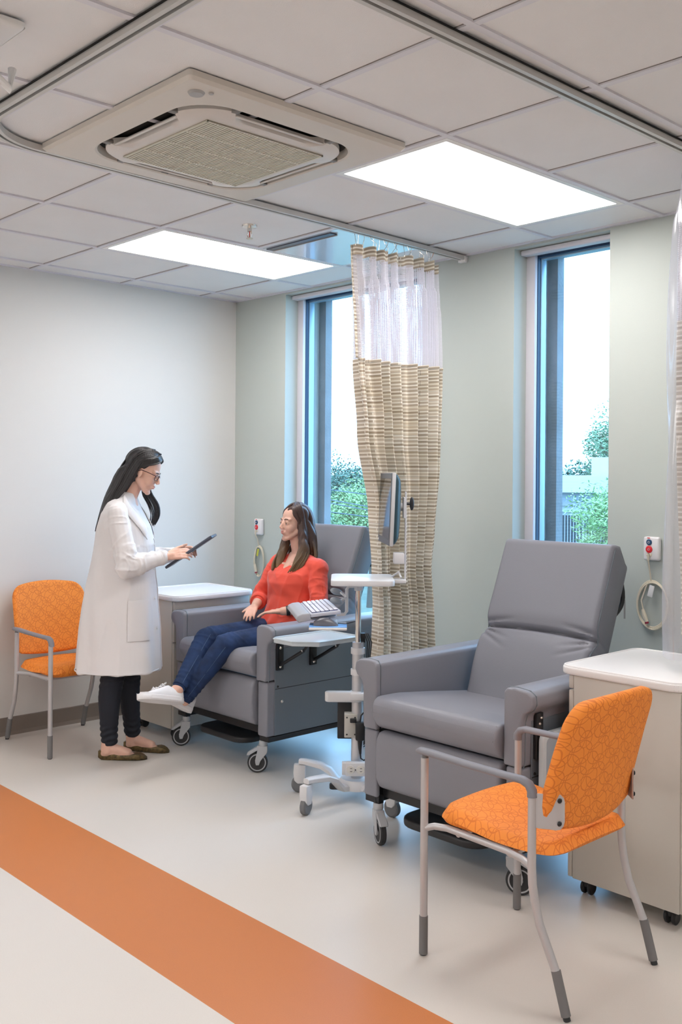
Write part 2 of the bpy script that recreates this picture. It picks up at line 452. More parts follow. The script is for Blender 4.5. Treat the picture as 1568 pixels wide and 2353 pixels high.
# ------------------------------------------------------------------ outside
structure('ground', MB().box((-90, .4, -3.7), (60, 120, -3.5)), mat('lawn', (.17,.21,.17), .95, var=.3, vscale=.5), smooth=False)
bark = mat('tree_bark', (.12,.09,.07), .9)
def leaf_mat(name, c):
    m = mat(name, c, .6, var=.4, vscale=2.2); n, b = nodes(m)
    b.inputs['Transmission Weight'].default_value = 0
    return m
leafs = [leaf_mat('leaf_dark', (.06,.13,.09)), leaf_mat('leaf_mid', (.12,.22,.12)), leaf_mat('leaf_light', (.23,.34,.14))]
def tree(name, x, y, z0, top, rad, nl, size, lm, label, group=None, squash=.85, trunk=.12, seed=0, lumps=9, feather=False):
    rng = random.Random(seed)
    e = empty(name, (x, y, z0), 0, label, 'tree', group)
    hgt = top-z0
    t_ = MB(); cz = hgt-rad*squash
    t_.tube([(0,0,0), (.05*rad,0,cz*.5), (0,.03*rad,cz+rad*.2)], [trunk, trunk*.8, trunk*.3], 8)
    lu = []
    for i in range(lumps):
        while True:
            p = V(rng.uniform(-1,1), rng.uniform(-1,1), rng.uniform(-1,1))
            if p.length < 1: break
        q = V(p.x*rad*.62, p.y*rad*.62, cz+p.z*rad*squash*.62); lu.append((q, rad*rng.uniform(.3,.5)))
        t_.tube([(0,0,max(.2, cz-rad*.5)), tuple(q*.5+V(0,0,cz*.5-.1*rad)), tuple(q)], [trunk*.45, trunk*.3, trunk*.1], 6)
    t_.build('trunk', bark, e)
    vs = []; fs = []; mi = []
    for i in range(nl):
        c, r_ = lu[rng.randrange(lumps)]
        d = V(rng.gauss(0,1), rng.gauss(0,1), rng.gauss(0,1)).normalized()
        p = c+d*r_*(rng.random()**.35)
        a = V(rng.gauss(0,1), rng.gauss(0,1), rng.gauss(0,.5)).normalized()*size*rng.uniform(.6,1.2)
        b_ = a.cross(d+V(.1,.2,.3)).normalized()*size*(.28 if feather else .5)
        k = len(vs); vs += [p-a*.5, p+b_*.5, p+a*.5, p-b_*.5]; fs.append((k,k+1,k+2,k+3))
    me = bpy.data.meshes.new('foliage'); me.from_pydata(vs, [], fs)
    link('foliage', me, lm, e)
    return e
GT = 'trees beyond the far window'
for i, (x, y, top, rad, lm, lab) in enumerate((
    (-24.6, 19.5, 1.3, 2.0, 1, 'mid green bushy tree behind the power lines, left of the pair in the far window'),
    (-21.6, 23, 1.75, 2.3, 2, 'bright green tree behind the power lines, just left of the striped curtain'),
    (-31.0, 28, 3.2, 3.4, 0, 'tall dark green tree at the back left in the far window'),
    (-27.4, 29, 3.15, 3.2, 0, 'tall dark green tree behind the bright green tree in the far window'),
    (-23.9, 30, 2.6, 3.0, 1, 'tall green tree behind the striped curtain edge'),
    (-20.0, 19, .6, 2.0, 1, 'low green tree hidden mostly by the striped curtain'),
    (-23.0, 17.5, -.3, 1.9, 0, 'low dark bush tree just above the occupied recliner'))):
    tree('leafy_tree', x, y, -3.5, top, rad, 15000, .17 if y > 25 else .12, leafs[lm], lab, GT, seed=i+3, lumps=14)
tree('feathery_tree', -3.15, 10.2, -3.5, 1.75, 1.0, 8000, .085, leafs[2], 'light green feathery tree close outside the narrow window', None, seed=31, squash=1.2, trunk=.06, lumps=16, feather=True)
tree('feathery_tree', -4.25, 10.4, -3.5, .80, .75, 3200, .085, leafs[2], 'lower light green shoot left of the feathery tree outside the narrow window', None, seed=32, squash=1.0, trunk=.04, lumps=8, feather=True)
tree('airy_tree', -23.9, 45, -3.5, 6.4, 3.1, 9000, .20, leafs[1], 'tall airy tree rising above the flat white roof', None, seed=40, squash=1.1, trunk=.25, lumps=22)
for i, (x, z, r_) in enumerate(((-33.5, 3.0, 2.6), (-31.2, 2.7, 2.2), (-29.2, 3.3, 2.5))):
    tree('distant_tree', x, 50, -3.5, z, r_, 2200, .3, leafs[0], ('leftmost', 'middle', 'rightmost')[i]+' of the dark distant trees behind the flat-roofed building', 'distant trees behind the building', seed=50+i)
bl = empty('office_building', (-18.4, 30, -3.5), 0, 'low white office building with flat roof and dark strip windows', 'building')
bwht = mat('building_white_panel', (.40,.42,.44), .8, var=.04, vscale=.4)
MB().box((-9, .6, 0), (12, 12, 3.75)).build('wall', bwht, bl, smooth=False)
MB().box((-9.3, 0, 4.5), (12.3, 12.3, 5.2)).build('roof', bwht, bl, smooth=False)
MB().box((-9.1, .3, 3.95), (12.1, 12.2, 4.5)).build('soffit', mat('building_grey', (.22,.24,.27), .8), bl, smooth=False)
MB().box((-9.0, .45, 3.7), (12.0, 12, 3.95)).build('fascia', bwht, bl, smooth=False)
MB().box((1.25, 1.5, 5.2), (9, 8, 5.95), .0).build('penthouse', mat('penthouse_blue_white', (.36,.44,.47), .7), bl, smooth=False)
gl = mat('building_dark_glass', (.04,.05,.06), .2)
for i in range(9):
    x = -4.2+i*1.15
    f = MB().box((x, .55, 1.6), (x+1.0, .62, 3.55)).build('window_strip', gl, bl, smooth=False)
    q = MB()
    for j in range(7): q.box((x+.08+j*.14, .50, 1.6), (x+.12+j*.14, .55, 3.55))
    q.build('blind_slats', mat('building_blinds', (.25,.26,.27), .7), f, smooth=False)
MB().tube(arc((.35, 5.25), .28, 0, PI, 10, 'xz', .5), .05, 8).build('roof_vent', bwht, bl)
# power lines
wire_m = mat('power_cable', (.05,.07,.10), .6)
pole = empty('utility_pole', (-9.6, 16.2, -3.5), 0, 'wooden utility pole carrying the power lines outside', 'pole')
MB().cyl((0,0,0), (0,0,7.2), .14, .10, 12).build('post', bark, pole)
MB().box((-.05, -1, 5.6), (.05, 1, 5.7)).build('crossarm', bark, pole)
pole2 = empty('utility_pole', (-30.6, 16.2, -3.5), 0, 'far wooden utility pole at the left end of the power lines', 'pole')
MB().cyl((0,0,0), (0,0,7.2), .14, .10, 12).build('post', bark, pole2)
for i, (za, zb, sag) in enumerate(((1.20, 1.045, .0), (.905, .70, .0), (.80, .60, .1), (.51, .40, .0))):
    s_ = (zb-za)/2.03; pts = []
    for j in range(25):
        x = -30.6+21*j/24; z = za+s_*(x+16.8)+.0025*((x+15.8)**2-1)
        pts.append((x, 16+.02*i, z))
    o = MB().tube(pts, .014, 6).build('power_line', wire_m)
    tag(o, ('topmost', 'second highest', 'third highest', 'lowest')[i]+' of the power lines crossing in front of the trees', 'cable', 'power lines outside')

# ================================================================== ceiling things
def ceiling_light(x, y, label):
    e = empty('ceiling_light', (x, y, H-.008), 0, label, 'ceiling light', 'recessed ceiling light panels')
    f = MB()
    for lo, hi in (((-.293,-.598,-.001),(-.268,.598,.007)), ((.268,-.598,-.001),(.293,.598,.007)), ((-.268,-.598,-.001),(.268,-.573,.007)), ((-.268,.573,-.001),(.268,.598,.007))): f.box(lo, hi)
    f.build('frame', white_pl, e, smooth=False)
    MB().box((-.268,-.573,.001), (.268,.573,.005)).build('diffuser', diff_m, e, smooth=False)
    return e
L1 = ceiling_light(2.9305, -.9196, 'bright ceiling light panel beside the air conditioning cassette, nearer the camera')
def dup_light(x, y, label):
    c = copy_tree(L1); c.location = (x, y, H-.008); c['label'] = label; return c
dup_light(1.1016, -.9196, 'bright ceiling light panel by the white wall, nearer the far corner')
for x, y, lab in ((5.3689, -.9196, 'window side'), (5.3689, -4.577, 'right side'), (2.9305, -4.577, 'middle'), (1.1016, -4.577, 'left wall side'), (7.1977, -2.748, 'right wall side'), (4.15, -6.406, 'rear'), (1.1016, -6.406, 'rear left corner')):  # extra lit panels added out of view to fill the room with light
    dup_light(x, y, 'unseen ceiling light panel added as room fill, '+lab)

# air conditioning cassette
ac_m = mat('cassette_cream_plastic', (.62,.575,.52), .45)
ac_w = mat('cassette_panel_white', (.64,.60,.565), .4)
ac_g = mat('cassette_grille', (.62,.59,.50), .6)
dark_m = mat('dark_recess', (.006,.006,.006), .8)
ac = empty('ceiling_air_conditioner', (2.600, -2.045, H-.008), 0, 'square cream air conditioning cassette set in the ceiling above the curtain track', 'air conditioner')
def ring_loft(mb, prof, n_=9):
    # prof: (half-size, corner radius, z)
    rings = []
    for h_, r_, z in prof: rings.append([(x, y, z) for x, y in rrect(-h_, -h_, h_, h_, r_, n_)])
    mb.loft(rings, caps=False)
q = MB(); ring_loft(q, [(.475,.012,.004), (.475,.012,-.014), (.465,.012,-.024), (.374,.15,-.030), (.368,.15,-.026), (.366,.15,.004)])
q.build('housing', ac_m, ac, angle=25)
q = MB(); ring_loft(q, [(.371,.14,.003), (.05,.04,.003)]); q.build('recess', dark_m, ac)
q = MB()
# subdivide sides so that the waist shows
def dens(r_):
    out = []
    for i, p in enumerate(r_):
        q_ = r_[(i+1) % len(r_)]
        out.append(p)
        if (Vector(p)-Vector(q_)).length > .1:
            for j in range(1, 12): out.append(tuple(Vector(p).lerp(Vector(q_), j/12)))
    return out
rings = []
for h_, z in ((.350,-.008), (.350,-.026), (.338,-.036), (.30,-.040), (.27,-.0405)):
    ring = []
    for x, y, _ in dens([(a, b_, 0) for a, b_ in rrect(-h_, -h_, h_, h_, .165, 12)]):
        b_ = min(abs(x), abs(y)); a = max(abs(x), abs(y))
        dd = (1 if b_ < .165 else max(0, 1-(b_-.165)/.04)); dd = dd*dd*(3-2*dd)
        k = 1-.125*dd*(h_-.27)/.08
        if abs(x) > abs(y): x *= k
        else: y *= k
        ring.append((x, y, z))
    rings.append(ring)
q.loft(rings); q.build('centre_panel', ac_w, ac, angle=40)
q = MB()
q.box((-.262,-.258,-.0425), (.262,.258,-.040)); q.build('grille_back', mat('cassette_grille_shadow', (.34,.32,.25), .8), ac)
q = MB()
for i in range(46):
    y = -.252+.504*i/45; q.box((-.262, y-.0028, -.0455), (.262, y+.0028, -.0425))
for x in (-.132, 0, .132): q.box((x-.004, -.258, -.0462), (x+.004, .258, -.0425))
for a in (-.262, .256): q.box((a, -.258, -.0458), (a+.006, .258, -.0425)); q.box((-.262, a*.985, -.0458), (.262, a*.985+.006, -.0425))
q.build('grille', ac_g, ac, smooth=False)
for k in range(4):
    M = Matrix.Rotation(k*PI/2, 4, 'Z')
    q = MB(); q.box((-.195, -.336, -.034), (.195, -.324, -.028), .002, 1, M=M)
    q.build('louvre', ac_w, ac)
    for s_ in (1, -1): MB().box((s_*.208-.013, -.372, -.029), (s_*.208+.013, -.322, -.014), .004, 2, M=M).build('louvre_clip', mat('cassette_clip_grey', (.20,.19,.18), .5), ac)
q = MB(); q.lathe([(.0,-.034), (.022,-.034), (.027,-.027), (.027,-.02)], Matrix.Translation((.395,-.395,0)), 24); q.build('sensor', mat('sensor_grey', (.38,.37,.36), .4), ac)
q = MB(); q.lathe([(.0,-.031), (.008,-.031), (.009,-.02)], Matrix.Translation((.425,-.36,0)), 12); q.build('indicator', mat('sensor_grey', (.38,.37,.36), .4), ac)
MB().box((-.33, -.05, -.0408), (-.326, -.02, -.0385)).build('badge', mat('badge_grey', (.2,.19,.18), .5), ac, smooth=False)

# curtain tracks
track_m = mat('track_white_aluminium', (.56,.55,.53), .4, metal=.2)
def track_path():
    r_ = .27
    p = [(2.055, -.02), (2.085, -1.0), (2.11, -2.79+r_)]
    cx, cy = 2.11+r_, -2.79+r_
    p += [(cx-r_*math.cos(a), cy-r_*math.sin(a)) for a in [PI/2*i/14 for i in range(1, 15)]]
    cx2 = 3.775-r_
    p += [(cx2+r_*math.sin(a), cy-r_*math.cos(a)) for a in [PI/2*i/14 for i in range(0, 15)]]
    p += [(3.775, -1.0), (3.775, -.02)]
    return p
def sweep(mb, path, prof):
    rings = []
    N = len(path)
    for i, p in enumerate(path):
        a = Vector(path[max(i-1,0)]); b_ = Vector(path[min(i+1,N-1)]); d = (b_-a).normalized(); s_ = Vector((d.y, -d.x))
        rings.append([(p[0]+s_.x*u, p[1]+s_.y*u, z) for u, z in prof])
    mb.loft(rings)
tp = track_path()
tr = MB(); z1 = H-.0085
sweep(tr, tp, [(-.021, z1), (-.021, z1-.022), (-.006, z1-.022), (-.006, z1-.012), (.006, z1-.012), (.006, z1-.022), (.021, z1-.022), (.021, z1)])
tro = tag(tr.build('curtain_track', track_m, smooth=False), 'white cubicle curtain track looping around the bay on the ceiling', 'curtain track')
for x in (2.03, 3.75): MB().box((x, -.03, z1-.034), (x+.05, -.004, z1), .004).build('end_cap', white_pl, tro)
q = MB(); sweep(q, tp, [(-.0058, z1-.0125), (-.0058, z1-.0118), (.0058, z1-.0118), (.0058, z1-.0125)]); q.build('slot', dark_m, tro, smooth=False)
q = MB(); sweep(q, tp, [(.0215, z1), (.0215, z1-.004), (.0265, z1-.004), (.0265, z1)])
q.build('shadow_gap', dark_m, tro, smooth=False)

# sprinkler
spk = empty('fire_sprinkler', (1.725, -1.235, H), 0, 'small chrome fire sprinkler hanging from the ceiling between the light panels', 'sprinkler')
MB().lathe([(.0,0), (.038,0), (.036,-.008), (.014,-.014), (.0,-.014)], k=24).build('escutcheon', chrome, spk)
q = MB(); q.lathe([(0,-.012), (.011,-.012), (.011,-.03), (0,-.03)], k=12)
q.tube([(.010,0,-.03), (.017,0,-.045), (.008,0,-.062)], .003, 6); q.tube([(-.010,0,-.03), (-.017,0,-.045), (-.008,0,-.062)], .003, 6); q.build('body', chrome, spk)
MB().cyl((0,0,-.03), (0,0,-.060), .0025, k=8).build('bulb', mat('red_glass_bulb', (.6,.03,.02), .2), spk)
MB().lathe([(0,-.062), (.017,-.062), (.017,-.065), (0,-.065)], k=16).build('deflector', chrome, spk)

# glossy air diffuser panel by the far window
dp = empty('ceiling_air_diffuser', (1.711, -.615, H-.008), 0, 'shiny metal ceiling air diffuser panel with a dark slot, next to the curtain top', 'air diffuser')
MB().box((-.292,-.292,0), (.292,.292,.005)).build('panel', mat('polished_panel', (.66,.72,.80), .22, metal=.25, coat=.6), dp, smooth=False)
MB().box((-.28,-.275,-.006), (.22,-.235,-.0005)).build('slot', mat('slot_dark_metal', (.10,.11,.14), .3, metal=.6), dp, smooth=False)
MB().box((-.28,-.232,-.010), (.22,-.226,-.0005)).build('blade', silver, dp, smooth=False)

# small fixture cut by the top left corner of the photo
cf = empty('ceiling_projector_mount', (2.93, -3.12, H), 0, 'white ceiling mounted bracket fixture at the edge of the bay, above the left track corner', 'ceiling fixture')
MB().box((-.09,-.09,-.03), (.09,.115,0), .02, 4).build('mounting_plate', white_pl, cf)
MB().box((-.05,-.05,-.20), (.05,.05,-.03), .02, 4).build('post', white_pl, cf)
MB().tube([(.02,.02,-.12), (.04,.09,-.18), (.03,.10,-.12)], .012, 10).build('hook_arm', white_pl, cf)

# nurse call plates and their coiled cords
cord_m = mat('cream_cord', (.66,.60,.48), .45)
def call_station(x, z, label):
    e = empty('nurse_call_station', (x, 0, z), 0, label, 'call station', 'nurse call stations on the window wall')
    q = MB(); q.box((-.04,-.030,-.055), (.04,-.001,.055), .010, 3); q.build('plate', mat('call_plate_white', (.74,.72,.73), .35), e)
    for z_, r_, mm, nm in ((.030, .014, mat('dark_blue_button', (.02,.07,.16), .4), 'blue_button'), (-.003, .0165, mat('red_button', (.70,.02,.03), .4), 'red_button')):
        b_ = MB().lathe([(0,0), (r_,0), (r_,.003), (r_*.8,.005), (0,.005)], Matrix.Translation((-.008,-.030,z_)) @ Matrix.Rotation(PI/2, 4, 'X'), 24).build(nm, mm, e)
        c = .004
        MB().tube([(-.008-c,-.0362,z_-c), (-.008-c,-.0362,z_+.002), (-.008,-.0362,z_+c+.001), (-.008+c,-.0362,z_+.002), (-.008+c,-.0362,z_-c)], .0008, 5, closed=True).build('bell_mark', white_pl, b_)
    MB().box((-.022,-.034,-.036), (.006,-.029,-.022), .003).build('jack', cord_m, e)
    MB().box((-.018,-.0306,.047), (-.004,-.0302,.051)).build('logo_mark', mat('red_button', (.70,.02,.03), .4), e, smooth=False)
    return e
call_station(.292, 1.183, 'white nurse call plate with blue and red buttons beside the seated woman')
call_station(3.199, 1.202, 'white nurse call plate with blue and red buttons right of the narrow window')
def call_cord(x, z, cz, rx, rz, label, tagc=False):
    e = empty('call_cord', (x, -.014, cz), 0, label, 'cord', 'coiled call cords below the call stations')
    pts = [(-.008, -.026, z-cz-.026), (-.008, -.022, z-cz-.06), (-.01, -.006, rz+.05), (-.008, .004, rz)]
    MB().tube(pts, .0035, 8).build('lead', cord_m, e)
    MB().cyl((-.008,-.026,z-cz-.022), (-.008,-.024,z-cz-.055), .006, .0045, 10).build('plug', cord_m, e)
    for k, (dx, dz, dy) in enumerate(((0,0,0), (.006,-.004,-.007), (-.003,.005,.005))):
        loop = [(dx+rx*math.cos(a)*(1-.02*k), dy, dz+rz*math.sin(a)) for a in [2*PI*i/36 for i in range(36)]]
        MB().tube(loop, .0036, 8, closed=True).build('coil', cord_m, e)
    MB().tube([(-.02, -.006, rz*.95), (-rx*.62, -.012, .02), (-rx*.45, -.014, -rz*.3)], .0035, 8).build('tail', cord_m, e)
    p = MB().tube([(-rx*.5, -.014, -rz*.2), (-rx*.38, -.015, -rz*.45), (-rx*.25, -.014, -rz*.72)], [.007, .010, .009], 10).build('call_button', cord_m, e)
    MB().cyl((-rx*.25, -.014, -rz*.72), (-rx*.22, -.014, -rz*.80), .0092, .009, 10).build('red_tip', mat('dark_red_plastic', (.25,.01,.03), .4), p)
    MB().box((-rx*.35, -.016, rz*.35), (-rx*.02, -.013, rz*.85), .003, M=Matrix.Rotation(R(14), 4, 'Y')).build('sleeve_tag', mat('yellow_tag', (.62,.60,.08), .5) if tagc else white_pl, e)
    return e
call_cord(.292, 1.183, .950, .052, .10, 'coiled cream call cord with yellow tag hanging beside the seated woman', True)
call_cord(3.199, 1.202, .940, .078, .108, 'coiled cream call cord with dark red tip hanging right of the narrow window')
# scuff on the wall
tag(MB().box((3.045,-.0015,.86), (3.053,-.0003,.95), .0).build('wall_scuff', mat('scuff_grey', (.28,.27,.26), .9), smooth=False), 'short dark scuff mark on the sage wall left of the coiled call cord', 'scuff mark')

# ================================================================== recliners
def caster(parent, x, y, rot, name='caster', D=.105, pedal=True, h=.165):
    e = bpy.data.objects.new(name, None)
    M = Matrix.Translation((x, y, 0)) @ Matrix.Rotation(rot, 4, 'Z')
    q = MB(); r_ = D/2
    q.lathe([(0,h), (.020,h), (.022,h-.006), (.022,h-.022), (.019,h-.028), (0,h-.028)], M, 20)
    # fork: two cheeks running down and back to the axle
    for s_ in (-1, 1):
        pts = [(-.022, h-.028), (.024, h-.028), (.030, h-.055), (.040, r_+.012), (.036, r_-.012), (.020, r_-.012), (.012, r_+.01), (-.022, h-.06)]
        q.prism([(a, b_) for a, b_ in pts], 'y', s_*.0175-.0025, s_*.0175+.0025, .001, 1, M)
    q.box((-.024,-.019,h-.04), (.030,.019,h-.026), .004, 2, M)
    if pedal: q.prism([(.020,h-.045), (.072,h-.075), (.084,h-.074), (.080,h-.064), (.026,h-.030)], 'y', -.017, .017, .002, 1, M)
    o = q.build(name, cast_grey, parent)
    A = M @ Matrix.Translation((.028, 0, r_)) @ Matrix.Rotation(PI/2, 4, 'X')
    t = MB(); t.lathe([(r_*.80,-.012), (r_*.92,-.0130), (r_,-.008), (r_,.008), (r_*.92,.0130), (r_*.80,.012)], A, 28)
    t.build('tyre', rubber, o)
    t = MB(); t.lathe([(0,-.012), (r_*.2,-.014), (r_*.25,-.010), (r_*.70,-.010), (r_*.74,-.0128), (r_*.83,-.0128), (r_*.83,.0128), (r_*.74,.0128), (r_*.70,.010), (r_*.25,.010), (r_*.2,.014), (0,.012)], A, 28)
    t.build('wheel_hub', cast_grey, o)
    return o
def bolt(parent, p, r_=.008, n_=(1,0,0), m=None):
    q = MB(); M = Matrix.Translation(p) @ Vector(n_).to_track_quat('Z','Y').to_matrix().to_4x4()
    q.lathe([(0,.005), (r_*.6,.0045), (r_,.001), (r_,0), (0,0)], M, 14); return q.build('bolt', m or chrome, parent)

def recliner(loc, label, extended, fa):
    e = empty('recliner', loc, 0, label, 'recliner', 'grey medical recliners on casters')
    W, WI = .405, .325
    # seat cushion: side profile in y-z, pushed out in x with soft edges
    prof = [(.010,.485), (-.020,.50), (-.048,.545), (-.050,.575), (-.040,.605), (-.015,.622), (.10,.620), (.30,.598), (.60,.560), (.62,.47), (.30,.46)]
    MB().prism(prof, 'x', -WI+.004, WI-.004, .016, 4).build('seat_cushion', vinyl, e, angle=50)
    # leg rest panel
    prof = [(.02,.235), (-.008,.245), (-.026,.28), (-.034,.36), (-.028,.44), (-.010,.474), (.03,.478), (.06,.47), (.06,.24)]
    MB().prism(prof, 'x', -WI+.010, WI-.010, .014, 4).build('leg_rest', vinyl, e, angle=50)
    # backrest: slab with a crease, tilted back. local t up the slab, n towards the sitter
    th = R(22.5); O = V(0, .505, .545); T = V(0, math.sin(th), math.cos(th)); Nn = V(0, -math.cos(th), math.sin(th))
    Lb = .765; tc_ = .345; nx, ny = 44, 110; hw = .287
    def surf(u, t_, front):
        a = abs(u)/hw
        if not front: return -.165
        n = .0
        n += .016*math.exp(-((t_-.20)/.13)**2)                       # lumbar swell
        dcr = t_-(tc_+.012*(1-a*a)-.004)
        n -= .034*math.exp(-(dcr/.009)**2)                            # sewn crease
        n -= .016*math.exp(-(dcr/.045)**2)
        # short puckers running in from both ends of the crease
        for k, (dt, sl) in enumerate(((-.020, .22), (-.036, .42), (.018, -.16))):
            c_ = tc_+dt-sl*(a-.98)*hw*-1
            n -= .013*math.exp(-((t_-c_)/.008)**2)*max(0, min(1, (a-.42)/.4))
        return n
    vs = []; fs = []
    def edge(v, lo, hi, r_):
        d = min(v-lo, hi-v); return 0 if d >= r_ else r_-math.sqrt(max(0, r_*r_-(r_-d)**2))
    for j in range(ny+1):
        t_ = Lb*j/ny
        for i in range(nx+1):
            s_ = -1+2*i/nx; u = hw*math.copysign(abs(s_)**.8, s_)
            n = surf(u, t_, True)-edge(u, -hw, hw, .022)-edge(t_, 0, Lb, .028)
            w_ = 1-.035*(1-abs(t_-Lb*.5)/(Lb*.5)) if False else 1
            vs.append(O+V(u*w_,0,0)+T*t_+Nn*n)
    def idx(i, j): return j*(nx+1)+i
    for j in range(ny):
        for i in range(nx): fs.append((idx(i,j), idx(i+1,j), idx(i+1,j+1), idx(i,j+1)))
    base_n = len(vs)
    for j in range(ny+1):
        t_ = Lb*j/ny
        for i in range(nx+1):
            s_ = -1+2*i/nx; u = hw*math.copysign(abs(s_)**.8, s_)
            tb = t_*(.93 if True else 1)
            vs.append(O+V(u,0,0)+T*tb+Nn*(-.150+edge(u,-hw,hw,.008)+edge(t_,0,Lb,.02)))
    for j in range(ny):
        for i in range(nx): fs.append(tuple(base_n+k for k in (idx(i,j), idx(i,j+1), idx(i+1,j+1), idx(i+1,j))))
    per = [idx(i,0) for i in range(nx)]+[idx(nx,j) for j in range(ny)]+[idx(i,ny) for i in range(nx,0,-1)]+[idx(0,j) for j in range(ny,0,-1)]
    for a, b_ in zip(per, per[1:]+per[:1]): fs.append((b_, a, base_n+a, base_n+b_))
    q = MB(); q.raw(vs, fs)
    bk = q.build('backrest', vinyl, e, angle=60)
    # piping along both front edges of the back
    for s_ in (-1, 1):
        pts = [O+V(s_*(hw-.001),0,0)+T*(Lb*k/30)+Nn*(surf(s_*hw, Lb*k/30, True)-.022) for k in range(1, 30)]
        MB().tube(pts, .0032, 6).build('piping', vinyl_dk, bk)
    # arms
    for s_ in (-1, 1):
        prof = [(WI,.475), (W-.004,.475), (W,.50), (W+.002,.64), (W+.012,.672), (W+.040,.69), (W+.052,.712), (W+.048,.742), (W+.025,.757), (W-.03,.762), (WI+.012,.758), (WI,.742)]
        prof = [(s_*a, b_) for a, b_ in prof]
        arm = MB().prism(prof, 'y', -.012, .865, .010, 3).build('armrest', vinyl, e, angle=50)
        # stitched seam round the front cap
        pts = [(a*1.0, .012, b_) for a, b_ in prof]
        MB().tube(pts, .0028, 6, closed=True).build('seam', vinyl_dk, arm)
        lo = (WI+.004, -.002, .192); hi = (W+.001, .78, .470)
        if s_ < 0: lo, hi = (-hi[0], lo[1], lo[2]), (-lo[0], hi[1], hi[2])
        sd = MB().box(lo, hi, .010, 3).build('side_panel', vinyl, e)
        x0 = W+.0012
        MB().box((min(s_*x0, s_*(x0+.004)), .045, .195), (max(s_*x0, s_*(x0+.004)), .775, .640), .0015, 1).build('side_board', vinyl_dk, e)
        MB().box((min(s_*(x0+.003), s_*(x0+.0052)), .048, .432), (max(s_*(x0+.003), s_*(x0+.0052)), .775, .435)).build('board_joint', black_pl, e, smooth=False)
        bolt(e, (s_*(x0+.004), .095, .365), .009, (s_,0,0)); bolt(e, (s_*(x0+.004), .065, .445), .006, (s_,0,0), black_m)
        lo, hi = (WI+.02, .01, .165), (W+.002, .775, .192)
        if s_ < 0: lo, hi = (-hi[0], lo[1], lo[2]), (-lo[0], hi[1], hi[2])
        MB().box(lo, hi, .002, 1).build('frame_rail', black_m, e)
        MB().box((s_*.343-.014, .012, .162), (s_*.343+.014, .042, .60), .003).build('frame_post', black_m, e)
        caster(e, s_*.345, .025, R(fa[0] if s_ > 0 else fa[1]))
        caster(e, s_*.345, .70, R(80))
    MB().box((-.335,.62,.18), (.335,.65,.22)).build('cross_rail', black_m, e, smooth=False); MB().box((-.335,.04,.19), (.335,.07,.225)).build('cross_rail', black_m, e, smooth=False)
    MB().box((-.30,.08,.215), (.30,.62,.24)).build('underframe', black_m, e, smooth=False)
    # pull-out foot plate under the leg rest
    MB().prism([(a, b_+.10) for a, b_ in rrect(-.215, -.115, .215, .13, .09, 6)], 'z', .118, .150, .010, 3).build('foot_plate', black_pl, e, angle=45)
    # push handle on the back
    c = O+T*(Lb*.80)-Nn*(-.150) 
    B0 = O+T*(Lb*.50)+Nn*-.155; B1 = O+T*(Lb*.86)+Nn*-.155
    hp = []
    for k in range(13):
        a = k/12; hp.append(B0.lerp(B1, a)+Nn*(-.012-.055*math.sin(PI*min(1, max(0, (a-.35)/.65)))))
    for s_ in (-1, 1):
        MB().tube([p+V(s_*.25,0,0) for p in hp], .010, 10).build('push_handle', black_m, e)
    MB().tube([hp[9]+V(-.25,0,0), hp[9]+V(.25,0,0)], .010, 10).build('push_bar', black_m, e)
    # tray on its brackets
    if extended:
        x0, x1, y0, y1, z = .475, .735, -.035, .345, .705
        pl = [(x0,y0+.03), (x0+.02,y0), (x1-.10,y0), (x1,y0+.09), (x1,y1-.04), (x1-.03,y1), (x0+.02,y1), (x0,y1-.02)]
        tr_ = MB().prism(pl, 'z', z-.014, z+.006, .004, 2).build('side_tray', tray_m, e, angle=40)
        rim = [(a, b_, z+.007) for a, b_ in pl]
        MB().tube(rim, .0045, 8, closed=True).build('tray_rim', tray_m, tr_)
        for y in (.07, .30):
            MB().box((W+.005, y-.022, .530), (W+.020, y+.022, .668), .003).build('tray_bracket', black_m, e)
            MB().tube([(W+.026,y,.560), (W+.20,y,.655)], .009, 8).build('tray_strut', black_m, e)
            MB().tube([(W+.20,y,.655), (W+.24,y,.695)], .007, 8).build('tray_hinge', black_m, e)
            for z_ in (.548, .645): bolt(e, (W+.020, y, z_), .008)
            bolt(e, (W+.20, y-.012, .655), .006, (0,-1,0))
    else:
        x = W+.028
        tr_ = MB().prism(rrect(.055, .335, .42, .600, .03, 4), 'x', x, x+.022, .005, 2).build('side_tray', tray_m, e, angle=40)
        MB().prism(rrect(.075, .355, .40, .580, .02, 4), 'x', x+.0215, x+.023).build('tray_recess', mat('tray_recess_blue_grey', (.36,.42,.48), .35), tr_, angle=40)
        for y in (.075, .34):
            MB().box((W+.005, y-.020, .500), (W+.022, y+.020, .668), .003).build('tray_bracket', black_m, e)
            for z_ in (.630, .650): bolt(e, (W+.022, y+(.006 if z_ > .64 else -.004), z_), .006)
    return e
rec1 = recliner((1.22, -1.02, 0), 'grey vinyl medical recliner with the seated woman in it, its side tray raised', True, (-133, -128))
rec2 = recliner((2.995, -1.28, 0), 'empty grey vinyl medical recliner in front of the narrow window, side tray folded down', False, (30, -28))

